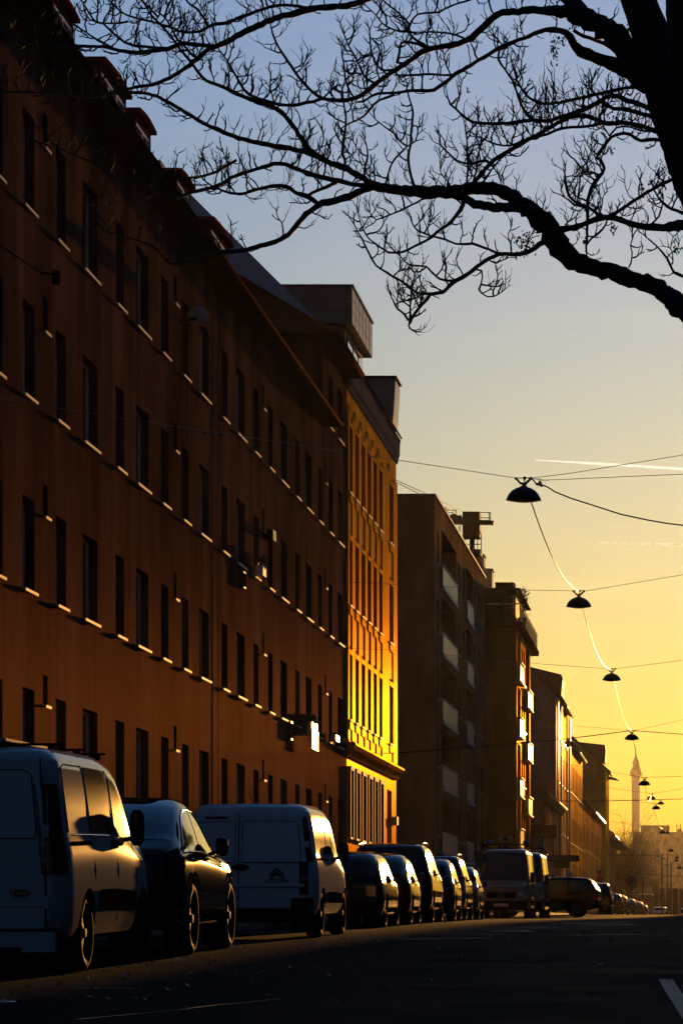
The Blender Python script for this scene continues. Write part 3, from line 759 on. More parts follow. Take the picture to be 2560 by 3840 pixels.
def text(body, size, mat_, parent, loc, rot=(R(90), 0, 0), ext=.004, name='lettering', squash=1.0):
    cu = bpy.data.curves.new(name, 'FONT'); cu.body = body; cu.size = size; cu.extrude = ext; cu.align_x = 'CENTER'; cu.align_y = 'CENTER'
    cu.resolution_u = 3
    tmp = bpy.data.objects.new(name, cu); dg = bpy.context.evaluated_depsgraph_get()
    COL.objects.link(tmp); dg.update()
    me = bpy.data.meshes.new_from_object(tmp.evaluated_get(bpy.context.evaluated_depsgraph_get()))
    bpy.data.objects.remove(tmp)
    me.materials.clear(); me.materials.append(mat_)
    ob = bpy.data.objects.new(name, me); COL.objects.link(ob); ob.parent = parent
    r0 = parent
    o = Vector(parent['_org']) if '_org' in parent else Vector((0, 0, 0))
    ob.location = Vector(loc) - o; ob.rotation_euler = rot; ob.scale = (squash, 1, 1)
    return ob
letm = mat('sign_letters', (.35, .28, .26), rough=.5)
t = thing('shop_sign', (-6.85, 137.2, 2.7), 'long dark projecting sign reading APOTHEKE beyond the ambulances', 'sign')
Ys = 160.0
m = MB(); m.box(PX(2052, Ys), PX(2171, Ys), Ys, Ys+.12, PZ(3231, Ys), PZ(3207, Ys)); bd = m.build('board', mat('sign_brown', (.10, .06, .05)), t)
text('APOTHEKE', .30, letm, bd, ((PX(2052, Ys)+PX(2171, Ys))/2, Ys-.006, PZ(3219, Ys)), squash=.92)
m = MB(); m.tube([(PX(2052, Ys)-.8, Ys+.06, PZ(3212, Ys)), (PX(2060, Ys), Ys+.06, PZ(3212, Ys))], .03, 6); m.tube([(PX(2052, Ys)-.8, Ys+.06, PZ(3226, Ys)), (PX(2060, Ys), Ys+.06, PZ(3226, Ys))], .03, 6); m.build('bracket', dmetal, t)
t = thing('shop_sign', (PX(2040, 163), 163, PZ(3143, 163)), 'broad shop board with three ice cream cones under the low roof', 'sign')
m = MB(); m.box(PX(1992, 163), PX(2084, 163), 163, 163.1, PZ(3143, 163), PZ(3093, 163)); bd = m.build('board', mat('sign_brown', (.10, .06, .05)), t)
for k, c in enumerate(((.25, .16, .05), (.10, .22, .06), (.30, .07, .04))):
    cx = PX(2012 + k*19, 163); cz = PZ(3131, 163)
    m = MB(); m.poly([(cx-.10, 162.99, cz), (cx, 162.99, cz-.16), (cx+.10, 162.99, cz)]); m.poly([(cx+.12*math.cos(a*.314), 162.985, cz+.005+.13*math.sin(a*.314)) for a in range(11)])
    m.build('ice_cream', mat('cone_%d' % k, c, rough=.6), bd, fix=False)
m = MB(); m.tube([(PX(1990, 163), 163.05, 0.8), (PX(1990, 163), 163.05, PZ(3093, 163))], .04, 6); m.tube([(PX(2085, 163), 163.05, 0.8), (PX(2085, 163), 163.05, PZ(3093, 163))], .04, 6); m.build('posts', dmetal, t)
# white cross board on the end wall of the corner house
t = thing('pharmacy_sign', (PX(1892, 141.9), 141.9, PZ(3160, 141.9)), 'pale board with a dark cross on the end wall above the first ambulance', 'sign')
Yp = 141.9
m = MB(); m.box(PX(1867, Yp), PX(1918, Yp), Yp, Yp+.1, PZ(3156, Yp), PZ(3135, Yp)); bd = m.build('board', mat('sign_white', (.30, .26, .24), rough=.5), t)
m = MB(); cx, cz = PX(1893, Yp), PZ(3146, Yp); m.box(cx-.14, cx+.14, Yp-.012, Yp-.003, cz-.04, cz+.04); m.box(cx-.04, cx+.04, Yp-.016, Yp-.013, cz-.12, cz+.12); m.build('cross', dmetal, bd)

# ---- farther houses
def house(lb, X, Y0, Y1, zt, col, cols_, rws, gable=True, back=-22, depth=.16, eave=.25, roofm=None, rise=None, cat='house', sill=(.1, .06), ch=None):
    t = thing('house', (X, (Y0+Y1)/2, gz((Y0+Y1)/2)), lb, cat)
    pm = plaster('plaster_' + str(abs(hash(col)) % 9973), col, var=.1, rough=.6, gloss=((1, .6, .2), .36, .05))
    hs = [(a, a+b, c, d, 1) for (a, b) in cols_ for (c, d) in rws]
    mb = MB(); facade(mb, X, Y0, Y1, 0, zt, hs, depth); 
    if gable:
        mid = (X+back)/2; rise = rise or (X-back)/2*.93
        mb.poly([(X, Y0, 0), (X, Y0, zt), (mid, Y0, zt+rise), (back, Y0, zt), (back, Y0, 0)]); mb.poly([(X, Y1, 0), (X, Y1, zt), (mid, Y1, zt+rise), (back, Y1, zt), (back, Y1, 0)])
    else: shell(mb, X, back, Y0, Y1, 0, zt, front=False)
    mb.build('wall', pm, t, fix=False)
    windows(t, X, hs, depth, sill=sill, sm=sillg)
    m = MB()
    if gable:
        k = rise/((X-back)/2)
        m.prism([(X+eave, zt-eave*k), (mid, zt+rise), (back-.2, zt-.2*k), (back-.2, zt-.2*k+.2), (mid, zt+rise+.24), (X+eave, zt-eave*k+.2)], Y0-.25, Y1+.2)
    else: m.box(back, X+eave, Y0-.1, Y1+.1, zt+.003, zt+.25)
    m.build('roof', roofm or slate, t)
    m = MB(); m.tube([(X+eave+.05, Y0-.2, zt-.1), (X+eave+.05, Y1+.2, zt-.1)], .08, 8); m.build('gutter', sillg, t, smooth=True)
    return t
h5 = house('grey house with a steep end gable and lit corner strips beyond the pharmacy', -9.0, 188, 206, 14.8, (.30, .21, .18), [(190.5, 1.3), (194, 1.3), (198, 1.3), (202, 1.3)], [(3.0, 4.8), (6.2, 8.0), (9.4, 11.2), (12.3, 13.9)])
m = MB(); m.prism([(-12.2, 15.4), (-12.2, 17.4), (-8.95, 16.6), (-8.85, 16.3), (-8.95, 15.2)], 194, 197.5); m.build('dormer', slate, h5)
for yy in (188.3, 193.0, 205.6):
    m = MB(); m.tube([(-8.9, yy, .9), (-8.9, yy, 14.6)], .07, 6); m.build('downpipe', sillg, h5)
h6 = house('yellow lit house with closely spaced window strips', -9.0, 206.3, 231, 13.0, (.6, .36, .06), [(208+2.6*k, 1.2) for k in range(9)], [(2.8, 4.6), (6.0, 7.8), (9.6, 11.6)])
h6b = house('low hazy house with a lit eave before the green gable', -9.0, 231.5, 277, 9.9, (.16, .12, .10), [(234+6*k, 1.6) for k in range(7)], [(2.5, 4.4), (6.2, 8.2)])
h7 = house('olive green house with a blank end wall rising over low roofs', -9.05, 291, 302, 15.6, (.26, .26, .02), [(293, 1.5), (297.5, 1.5)], [(3, 5), (7, 9), (11, 13)])
m = MB(); m.prism([(-13.5, 16.5), (-13.5, 18.6), (-9.2, 18.1), (-9.1, 17.6), (-9.2, 16.4)], 293, 297); m.build('dormer', slate, h7)
m = MB(); m.prism([(-9.2, 15.4), (-8.4, 15.2), (-8.0, 14.9), (-8.4, 15.0), (-9.2, 15.1)], 300, 301.5); m.build('awning', slate, h7)
h8 = house('small white-edged house with a pitched roof before the far tree', -9.1, 303, 330, 9.9, (.17, .14, .13), [(305+4*k, 1.5) for k in range(6)], [(2.5, 4.4), (6.0, 8.0)])
m = MB(); m.prism([(-9.1+.003, 8.6), (-7.7, 8.5), (-7.6, 8.7), (-9.09, 9.3)], 303.1, 328); m.build('canopy', slate, h8)
house('flat grey hall with a raised block far down the street', 14, 690, 700, 21.0, (.18, .15, .13), [(691, 3)], [(8, 10)], gable=False, back=-30, eave=.1, cat='hall') if False else None
far = plaster('plaster_far', (.30, .20, .12), var=.08)
t = thing('factory_building', (-8, 1500, 1), 'wide flat-roofed building closing the street in the haze', 'factory')
m = MB(); Yf = 1500; m.box(PX(2372, Yf), 40, Yf, Yf+40, 0, PZ(3120, Yf)); m.box(PX(2400, Yf), PX(2507, Yf), Yf+2, Yf+30, PZ(3122, Yf), PZ(3094, Yf)); m.build('wall', far, t)
m = MB()
for (x, w_) in ((2535, 6), (2548, 4), (2410, 3), (2502, 3)):
    m.tube([(PX(x, Yf), Yf+8, PZ(3120, Yf)), (PX(x, Yf), Yf+8, PZ(3088 if x > 2500 else 3089, Yf))], .25, 6)
m.lathe([(0, 1.3), (.9, 1.1), (1.2, .3), (1.2, -1), (0, -1)], (PX(2546, Yf), Yf+8, PZ(3114, Yf)), n=16)
m.build('roof_vents', far, t)
# low gatehouse and wall at the end of the street
t = thing('boundary_wall', (-3, 400, 1), 'brown wall with pale pilasters and a thick gate pillar', 'wall')
Yw = 400; bw = plaster('wall_brown', (.13, .09, .07))
m = MB(); m.box(PX(2468, Yw), 30, Yw, Yw+.5, .8, PZ(3331, Yw)); m.build('wall', bw, t)
m = MB()
for x in (2468, 2493, 2518, 2543, 2568, 2593): m.box(PX(x, Yw)-.12, PX(x, Yw)+.12, Yw-.25, Yw-.003, .8, PZ(3332, Yw))
m.build('pilasters', far, t)
m = MB(); m.box(PX(2444, Yw), PX(2467, Yw), Yw-.6, Yw+.9, .8, PZ(3326, Yw)); m.lathe([(.5, 0), (.35, .18), (0, .25)], (PX(2455.5, Yw), Yw+.1, PZ(3326, Yw)), n=10); m.build('gate_pillar', bw, t)
t = thing('pavilion', (PX(2400, 380), 380, 1), 'low flat pavilion with a pale roof edge behind the round sign', 'pavilion')
m = MB(); m.box(PX(2360, 380), PX(2442, 380), 380, 390, .9, PZ(3356, 380)); m.build('wall', bw, t)
m = MB(); m.box(PX(2355, 380), PX(2446, 380), 379.6, 390.4, PZ(3356, 380)+.003, PZ(3350, 380)); m.build('roof', sillm, t)
# hazy tower
Yt = 2500.0
t = thing('tower', (PX(2381, Yt), Yt, 1), 'slender hazy tower with a round head and antenna far behind', 'tower')
m = MB(); cxy = (PX(2381.5, Yt), Yt+3, 0); m.lathe([(3.4, 0), (3.4, PZ(2912, Yt))], cxy, n=24)
tw = m.build('shaft', conc, t)
m = MB(); z = lambda y: PZ(y, Yt)
m.lathe([(3.4, z(2914)), (4.7, z(2908)), (4.9, z(2895)), (4.3, z(2888)), (3.0, z(2880)), (2.5, z(2865)), (2.9, z(2861)), (2.9, z(2856)), (1.9, z(2850)), (.9, z(2838)), (.5, z(2828)), (.25, z(2800)), (0, z(2795))], cxy, n=24); m.build('head', conc, t, smooth=False)
m = MB()
for k in range(46):
    for a in (-2.1, -.5, 1.4): m.box(cxy[0]+a-.35, cxy[0]+a+.35, cxy[1]-3.6, cxy[1]-3.2+.4, z(3100)+k*.9+.0, z(3100)+k*.9+.0+.01) if False else None
for k in range(30):
    zz = z(3110) + k * (z(2916)-z(3110))/30
    for a in (-2.4, -.8, .8, 2.4): m.box(cxy[0]+a-.3, cxy[0]+a+.3, cxy[1]-3.6, cxy[1]-3.2, zz, zz+.7)
m.build('window_slots', mat('pale_reveal', (.75, .7, .6), rough=.5), tw)
# lamp posts far away
for k, (x, ytop, Y, arm, lb) in enumerate(((2480, 3199, 330, -1, 'tall mast at left with an arm lamp in the haze'), (2500, 3208, 335, -1, 'middle mast of the hazy trio'), (2514, 3232, 345, -1, 'shortest mast of the hazy trio'), (2408, 3291, 300, 1, 'short post lamp right of the round sign'))):
    t = thing('street_lamp', (PX(x, Y), Y, 1), lb, 'street lamp', 'far street lamps')
    m = MB(); m.tube([(PX(x, Y), Y, .9), (PX(x, Y), Y, PZ(ytop, Y))], [.1, .07], 8); m.build('post', dmetal, t)
    m = MB()
    if k < 3: zt = PZ(ytop+17, Y); m.tube([(PX(x, Y), Y, zt), (PX(x-16, Y), Y, zt+.15)], .04, 5); m.lathe([(0, .12), (.3, .05), (.35, -.05), (0, -.08)], (PX(x-19, Y), Y, zt+.15), n=10)
    else: m.lathe([(0, .15), (.22, .08), (.25, -.05), (0, -.1)], (PX(x, Y), Y, PZ(ytop, Y)), n=10)
    m.build('lamp_head', dmetal, t)
# traffic signs
def sign(Y, x, y, r, shape, lb, col, zb=None, ytop=None):
    t = thing('traffic_sign', (PX(x, Y), Y, gz(Y)), lb, 'traffic sign')
    cx, cz = PX(x, Y), PZ(y, Y)
    m = MB(); m.tube([(cx, Y+.04, gz(Y)-.02), (cx, Y+.04, cz+r*.6)], .03, 8); m.build('post', dmetal, t)
    m = MB(); n = {'round': 28, 'tri': 3, 'oct': 8}[shape]; off = {'round': 0, 'tri': -math.pi/2, 'oct': math.pi/8}[shape]
    m.prism([(cx+r*math.cos(off+2*math.pi*i/n), cz+r*math.sin(off+2*math.pi*i/n)) for i in range(n)], Y-.012, Y+.012); pl = m.build('sign_plate', mat('sign_back_' + shape, col, rough=.5), t)
    m = MB(); m.box(cx-.12, cx+.12, Y-.03, Y-.013, cz-.03, cz+.03); m.build('clamp', dmetal, pl)
sign(170, 2366.5, 3305, .31, 'round', 'round traffic sign seen from behind on a post past the parked cars', (.10, .09, .09))
sign(176, 2245, 3270, .22, 'tri', 'triangular give way sign seen above the dark car row', (.10, .09, .09))
sign(174.5, 2249, 3301, .24, 'oct', 'dark red octagonal sign low above the dark car row', (.22, .03, .02))

# ---- span-wire street lamps
lampm = mat('lamp_enamel', (.010, .010, .011), rough=.5, spec=.2)
wirem = mat('steel_wire', (.10, .09, .08), rough=.28, metal=.8)
cablem = mat('black_cable', (.012, .012, .012), rough=.8, spec=.05)
LS = [(1962, 1875, 52.0, 133), (2168.6, 2275, 72, 95.5), (2291.6, 2551, 98, 70), (2367, 2773, 124, 55.5), (2414, 2944, 147, 46.7), (2440, 2997, 200, 34.5),
      (2476, 3016, 249, 27.6), (2458, 3034, 203, 34), (2482, 3125, 247, 28), (2501, 3126, 300, 22), (2514, 3192.5, 287, 24), (2536, 3219, 330, 20), (2534, 3229.5, 345, 19.5), (2546, 3257, 400, 25)]
LB = ['largest, nearest lamp with a thick cable on its right', 'second lamp down the street', 'third lamp down the street', 'fourth lamp, over the antenna tip', 'fifth lamp, beside the tower head',
      'lamp left of the bright pair beside the tower', 'right lamp of the cluster beside the tower', 'lowest lamp of the cluster beside the tower', 'lamp over the hazy raised block', 'small lamp half behind the lamp over the hazy block',
      'lone lamp above the far masts', 'upper lamp of the far right pair', 'lower lamp of the far right pair', 'lowest lamp at the right edge']
def cat_(a, b, sag, n=14):
    a, b = Vector(a), Vector(b)
    return [a.lerp(b, i/n) - Vector((0, 0, sag*4*(i/n)*(1-i/n))) for i in range(n+1)]
tops = []
LAMP = None
for k, ((x, y, Y, wpx), lb) in enumerate(zip(LS, LB)):
    s = wpx / F * Y / .62
    c = at(x, y, Y); c.z += .0
    if LAMP is None:
        t = thing('hanging_lamp', c, 'x', 'street lamp'); LAMP = t
        prof = [(.31, -.0), (.305, .012), (.27, .09), (.215, .155), (.14, .205), (.06, .228), (0, .232)]
        m = MB(); m.lathe([(p[0], p[1]) for p in prof], c, n=36); m.lathe([(.30, 0), (.25, .08), (.15, .18), (0, .21)], c, n=36); m.build('shade', lampm, t, smooth=True)
        m = MB(); m.lathe([(0, -.04), (.10, -.036), (.2, -.02), (.27, .0)], c, n=30); m.build('lens', mat('lamp_lens', (.03, .03, .03), rough=.25, spec=.6), t, smooth=True)
        m = MB(); m.tube([c+Vector((0, 0, .22)), c+Vector((0, 0, .285))], .028, 8); m.lathe([(.07, .225), (.06, .245), (0, .25)], c, n=14)
        m.tube([c+Vector(v) for v in ((-.14, 0, .375), (-.105, 0, .35), (-.06, 0, .295), (0, 0, .283), (.045, 0, .295), (.09, 0, .345), (.13, 0, .38))], [.02, .018, .02, .026, .024, .022, .022], 8)
        m.box(c.x-.155, c.x-.115, c.y-.025, c.y+.025, c.z+.355, c.z+.395); m.box(c.x+.10, c.x+.15, c.y-.03, c.y+.03, c.z+.355, c.z+.40)
        m.tube([c+Vector((-.13, 0, .385)), c+Vector((.13, 0, .39))], .009, 5); m.lathe([(.0, .03), (.03, .02), (.03, -.02), (0, -.03)], c+Vector((.02, 0, .385)), n=8)
        m.build('hanger', dmetal, t)
    else:
        t = LAMP.copy(); COL.objects.link(t)
        for ch in list(LAMP.children):
            d = ch.copy(); COL.objects.link(d); d.parent = t
        t.location = c; t.scale = (s, s, s)
    t['label'] = 'black dome street lamp on wires: ' + lb; t['category'] = 'street lamp'; t['group'] = 'dome lamps hung over the street'
    tops.append(c + Vector((0, 0, .385*s)))
def trail(pts, rr_, lb):
    g = []
    for q, r_ in zip(pts, rr_): g.append([q + Vector((0, -math.cos(a)*r_, math.sin(a)*r_)) for a in (-1.5, -1.1, -.6, 0, .6, 1.1, 1.5)])
    m = MB(); m.grid(g); o = m.build('vapour_trail', tm, None, smooth=True); tag(o, lb, 'vapour trail')
def wire(pts, r, lb, m_=None, cat='wire', name='span_wire'):
    m = MB(); m.tube(pts, r, 5); o = m.build(name, m_ or wirem, None, smooth=True); tag(o, lb, cat, 'wires over the street')
V_ = Vector
T = tops
wire([at(-70, 1484, 42.6), at(0, 1495.5, 43.1), at(369, 1555, 44.8), T[0]+V_((-.14, 0, 0))], .006, 'thin wire from the left edge across the dark facade to the nearest lamp')
m = MB(); p = at(795, 1625, 47.3)
t = thing('wire_insulator', p, 'slim dark turnbuckle on the wire in front of the facade', 'insulator'); m.tube([at(768, 1622, 47.15), at(830, 1628, 47.5)], .012, 6); m.lathe([(0, -.02), (.018, 0), (0, .02)], p, 'x', 8); m.build('rod', dmetal, t)
m = MB(); 
for xx in (768, 830): m.lathe([(.012, -.03), (.02, 0), (.012, .03)], at(xx, 1622+(xx-768)*.1, 47.2), 'x', 8)
m.build('eyelets', dmetal, t)
wire([T[0]+V_((.14, 0, 0)), at(2123, 1777, 52), at(2560, 1706, 52.6), at(3000, 1632, 53)], .006, 'upper thin wire rising right from the nearest lamp')
wire([T[0]+V_((.16, 0, -.01)), at(2033.7, 1801, 52), at(2560, 1778, 52.3), at(3000, 1760, 53)], .006, 'nearly level thin wire right of the nearest lamp')
wire([T[0]+V_((.13, 0, 0)), at(2000, 1802, 52), at(2012, 1818, 52), at(2038.7, 1821, 52), at(2056, 1829, 52), at(2078.5, 1844, 52), at(2140, 1869, 52), at(2203, 1889, 52), at(2327, 1929, 52), at(2430, 1951, 52), at(2501, 1963, 52), at(2560, 1970, 52), at(2700, 1984, 52)], .013, 'thick black cable sagging right from the nearest lamp', cablem, name='cable')
t = thing('cable_joint', at(2018, 1816, 51.95), 'clump of clamps and loops on the thick cable beside the nearest lamp', 'cable joint')
m = MB(); q = at(2018, 1817, 51.97)
for d in ((0, 0, 0), (.035, 0, .02), (-.03, 0, .01), (.05, 0, -.02), (.02, 0, .045)): m.box(q.x+d[0]-.022, q.x+d[0]+.022, q.y-.02, q.y+.02, q.z+d[2]-.02, q.z+d[2]+.02)
m.build('clamps', dmetal, t, fix=False)
m = MB()
for (a, b, cc) in (((2005, 1796), (2045, 1800), (2040, 1822)), ((2003, 1797), (2030, 1798), (2033, 1818)), ((2014, 1822), (2008, 1834), (2004, 1829))):
    m.tube([at(a[0], a[1], 52), at((a[0]+b[0])/2+3, min(a[1], b[1])-1, 52), at(b[0], b[1], 52), at(cc[0], cc[1], 52)], .0022, 4)
m.build('loops', dmetal, t)
wire([V_((XF+.2, 66.1, 7.8)), at(1280, 2182, 68), at(1933, 2212, 71), T[1]+V_((-.14, 0, 0))], .006, 'wire from the dark wall box to the second lamp')
wire([T[1]+V_((.14, 0, 0)), at(2194, 2216, 72), at(2560, 2155, 73), at(2900, 2098, 74)], .006, 'wire rising right from the second lamp')
wire([V_((XF+.02, 84.6, 8.0)), at(1500, 2440, 88), at(2027, 2490, 95), T[2]+V_((-.14, 0, 0))], .007, 'wire from the ochre townhouse to the third lamp')
wire([T[2]+V_((.14, 0, 0)), at(2560, 2476, 99), at(2900, 2436, 100)], .007, 'wire rising right from the third lamp')
wire([V_((X4+.3, 143.0, 9.5)), at(2128, 2720, 132), T[3]+V_((-.14, 0, 0))], .007, 'thin wire from the corner house to the fourth lamp')
wire([V_((XF+.1, 99.9, 5.9)), at(1800, 2800, 108), at(2080, 2775, 115), at(2200, 2761, 119), T[3]+V_((-.1, 0, -.02))], .018, 'thick dark cable from the townhouse corner to the fourth lamp', cablem, name='cable')
wire([T[3]+V_((.14, 0, 0)), at(2560, 2699, 125), at(2800, 2640, 126)], .007, 'thin wire rising right from the fourth lamp')
wire([T[3]+V_((.14, 0, -.02)), at(2560, 2753.7, 125), at(2800, 2766, 126)], .016, 'thick cable right of the fourth lamp', cablem, name='cable')
wire([at(2120, 2862, 190), at(2189.6, 2877, 180), T[4]+V_((-.14, 0, 0))], .010, 'wire from the yellow house to the fifth lamp')
wire([T[4]+V_((.14, 0, 0)), at(2560, 2911, 148), at(2800, 2905, 148)], .010, 'wire right of the fifth lamp')
wire([at(2150, 2933, 240), at(2186, 2940, 230), T[5]+V_((-.14, 0, 0))], .012, 'wire reaching the sixth lamp from the left')
wire([T[5]+V_((.14, 0, 0)), at(2560, 2957, 200), at(2800, 2915, 200)], .012, 'wire rising right from the sixth lamp')
wire([at(1950, 3005, 165), at(2098, 3004, 180), at(2285, 3003, 200), at(2560, 2996, 230), at(2800, 2990, 250)], .024, 'dark cable crossing the street behind the fifth lamp', cablem, name='cable')
wire([at(2270, 2995, 230), T[7]+V_((-.1, 0, 0))], .012, 'thin wire to the lowest lamp of the tower cluster')
wire([at(2290, 3080, 260), T[8]+V_((-.1, 0, 0)), at(2560, 3096, 250), at(2700, 3085, 250)], .013, 'thin wire through the lamp over the hazy block')
wire([at(2280, 3206, 260), at(2400, 3207, 280), at(2560, 3206, 330), at(2700, 3205, 330)], .022, 'dark cable just above the far masts', cablem, name='cable')
wire([at(2380, 3275, 300), at(2460, 3281, 300), at(2560, 3287, 300), at(2700, 3296, 300)], .02, 'low dark cable behind the round sign', cablem, name='cable')
wire([at(1484, 1808, 100.3), at(1590, 1862, 113), at(1720, 1930, 130)], .012, 'left wire of the pair over the balcony block roof', cablem)
wire([at(1484, 1800, 100.3), at(1600, 1853, 113), at(1730, 1918, 132)], .012, 'right wire of the pair over the balcony block roof', cablem)
goldw = mat('sunlit_gold_wire', (.55, .40, .22), rough=.3, metal=.9)  # the low sun's gold on the wire is put into its colour
LONG = [(0, 1, .42), (1, 2, .55), (2, 3, .5), (3, 4, .4), (4, 5, .8), (5, 8, .6)]
NM = ['first and second', 'second and third', 'third and fourth', 'fourth and fifth', 'fifth and sixth', 'sixth lamp and the lamp over the hazy block']
for (a, b, sg_), nm in zip(LONG, NM):
    wire(cat_(T[a], T[b], sg_, 18), .012 if a < 4 else .013, 'sunlit lengthwise wire between the %s lamps' % nm if a < 5 else 'sunlit lengthwise wire between the sixth lamp and the hazy block lamp', goldw, name='feed_wire')

# ---- far trees
bark = mat('bark_dark', (.035, .028, .022), rough=.85, var=.3, vscale=4, vstretch=(1, 1, .2), bump=.8, bscale=18, bstretch=(1, 1, .3))
leafb = mat('autumn_leaf', (.16, .10, .03), rough=.6, var=.3, vscale=8)
def far_tree(x, Y, h, r, lb, seed, n=2600, skew=.0):
    rr = random.Random(seed); X = PX(x, Y); z0 = gz(Y)-.05
    t = thing('bare_tree', (X, Y, z0), lb, 'tree')
    m = MB(); m.tube([(X, Y, z0), (X+.1, Y, z0+h*.25), (X, Y+.1, z0+h*.45)], [r*.07, r*.055, r*.04], 8)
    tw = MB()
    for i in range(70):
        a = rr.uniform(0, 6.28); el = rr.uniform(.25, 1.45); L = h*rr.uniform(.3, .62)
        p = Vector((X, Y, z0+h*rr.uniform(.18, .45))); d = Vector((math.cos(a)*math.cos(el)*r/h*2.2, math.sin(a)*math.cos(el)*r/h*2.2, math.sin(el)))
        pts = [p]
        for k in range(6):
            d = d + Vector((rr.gauss(0, .12), rr.gauss(0, .12), -.04*k*math.cos(el) + rr.gauss(0, .06)))
            p = p + d*L/6; pts.append(p)
            for q in range(5):
                e = d + Vector((rr.gauss(0, .6), rr.gauss(0, .6), rr.gauss(0.1, .5))); e.normalize(); p2 = p + e*L*.16
                tw.tube([p, p2, p2+(e+Vector((rr.gauss(0, .4), rr.gauss(0, .4), rr.gauss(0, .4))))*L*.12], [.014, .01, .006], 3, cap=False)
        m.tube(pts, [.07, .055, .045, .035, .025, .018, .012], 4, cap=False)
    m.build('trunk', bark, t, fix=False)
    rad = r
    for i in range(n):
        d = Vector((rr.gauss(0, 1), rr.gauss(0, 1), rr.gauss(0, 1))).normalized()*(rr.random()**.33)
        c = Vector((X+d.x*rad, Y+d.y*rad, z0+h*.55+d.z*h*.42)); a = Vector((rr.gauss(0, 1), rr.gauss(0, 1), rr.gauss(0, 1))).normalized()*.09; b = a.orthogonal().normalized()*.05
        tw.poly([c-a, c+b, c+a, c-b])
    tw.build('crown', leafb, t, fix=False)
far_tree(2355, 330, 10.2, 4.0, 'brown round-crowned tree in the haze at the end of the house row', 11, 5200)
far_tree(2318, 420, 14.6, 2.6, 'thin bare tree behind the brown one', 12, 600)
# ---- vapour trails
tm = bpy.data.materials.new('vapour'); tm.use_nodes = True
n_ = tm.node_tree; pb = n_.nodes['Principled BSDF']; n_.nodes.remove(pb)
tl = n_.nodes.new('ShaderNodeBsdfTranslucent'); tl.inputs[0].default_value = (.7, 1, 1, 1); tp = n_.nodes.new('ShaderNodeBsdfTransparent')
mx = n_.nodes.new('ShaderNodeMixShader'); tcn = n_.nodes.new('ShaderNodeTexCoord'); nzz = n_.nodes.new('ShaderNodeTexNoise'); nzz.inputs['Scale'].default_value = .05
mrr = n_.nodes.new('ShaderNodeMapRange'); mrr.inputs['From Min'].default_value = .35; mrr.inputs['From Max'].default_value = .65; mrr.inputs['To Min'].default_value = .08; mrr.inputs['To Max'].default_value = .22
n_.links.new(tcn.outputs['Object'], nzz.inputs['Vector']); n_.links.new(nzz.outputs['Fac'], mrr.inputs['Value']); n_.links.new(mrr.outputs[0], mx.inputs[0])
n_.links.new(tp.outputs[0], mx.inputs[1]); n_.links.new(tl.outputs[0], mx.inputs[2]); n_.links.new(mx.outputs[0], n_.nodes['Material Output'].inputs[0])
Yc = 9000.0
trail([at(2006, 1726, Yc), at(2060, 1729.5, Yc), at(2150, 1735, Yc), at(2300, 1744, Yc), at(2560, 1760, Yc), at(2900, 1781, Yc)], [.5, 1.8, 2.8, 3.6, 4.6, 5.0], 'bright straight vapour trail above the nearest lamp')
rr = random.Random(2); pts = [at(2150+20*k, 2033+k*.5+rr.uniform(-1.2, 1.2), Yc) for k in range(32)]; trail(pts, [rr.uniform(.8, 2.6) for _ in pts], 'faint broken vapour trail between the first and second lamp heights')
# ------------------------------------------------------------------ vehicles
tyre_m = mat('tyre_rubber', (.012, .012, .012), rough=.7, spec=.015, bump=.2, bscale=60)
rim_m = mat('wheel_alloy', (.06, .06, .065), rough=.45, metal=.2, spec=.05)
rimd_m = mat('wheel_dark', (.012, .012, .013), rough=.5, metal=.0, spec=.03)
plas_m = mat('black_plastic', (.012, .012, .013), rough=.6, spec=.0)
cglass = mat('car_glass', (.010, .012, .015), rough=.05, spec=.9)
redl = mat('tail_lens_red', (.16, .004, .004), rough=.12, spec=.6)
clrl = mat('lamp_lens_clear', (.35, .35, .36), rough=.08, spec=.8)
chrome = mat('chrome', (.6, .6, .6), rough=.12, metal=1.0)
plate_m = mat('number_plate', (.45, .45, .44), rough=.5)
def paintm(name, col, metal=.0, rough=.32):
    return mat('paint_' + name, col, rough=.5, metal=0.0, spec=0.0, coat=.65, coat_rough=.06)
def curve(pts, y):
    if y <= pts[0][0]: return pts[0][1]
    if y >= pts[-1][0]: return pts[-1][1]
    for i in range(len(pts)-1):
        a, b = pts[i], pts[i+1]
        if y <= b[0]:
            t = (y-a[0])/(b[0]-a[0]); p = pts[i-1] if i else a; n = pts[i+2] if i+2 < len(pts) else b
            h = b[0]-a[0]
            ma = (b[1]-p[1])/(b[0]-p[0]) if b[0] != p[0] else 0; mb_ = (n[1]-a[1])/(n[0]-a[0]) if n[0] != a[0] else 0
            sl = (b[1]-a[1])/h
            if sl == 0 or ma*sl < 0: ma = 0
            if sl == 0 or mb_*sl < 0: mb_ = 0
            ma = max(-3*abs(sl), min(3*abs(sl), ma)); mb_ = max(-3*abs(sl), min(3*abs(sl), mb_))
            return (2*t**3-3*t*t+1)*a[1]+(t**3-2*t*t+t)*h*ma+(-2*t**3+3*t*t)*b[1]+(t**3-t*t)*h*mb_
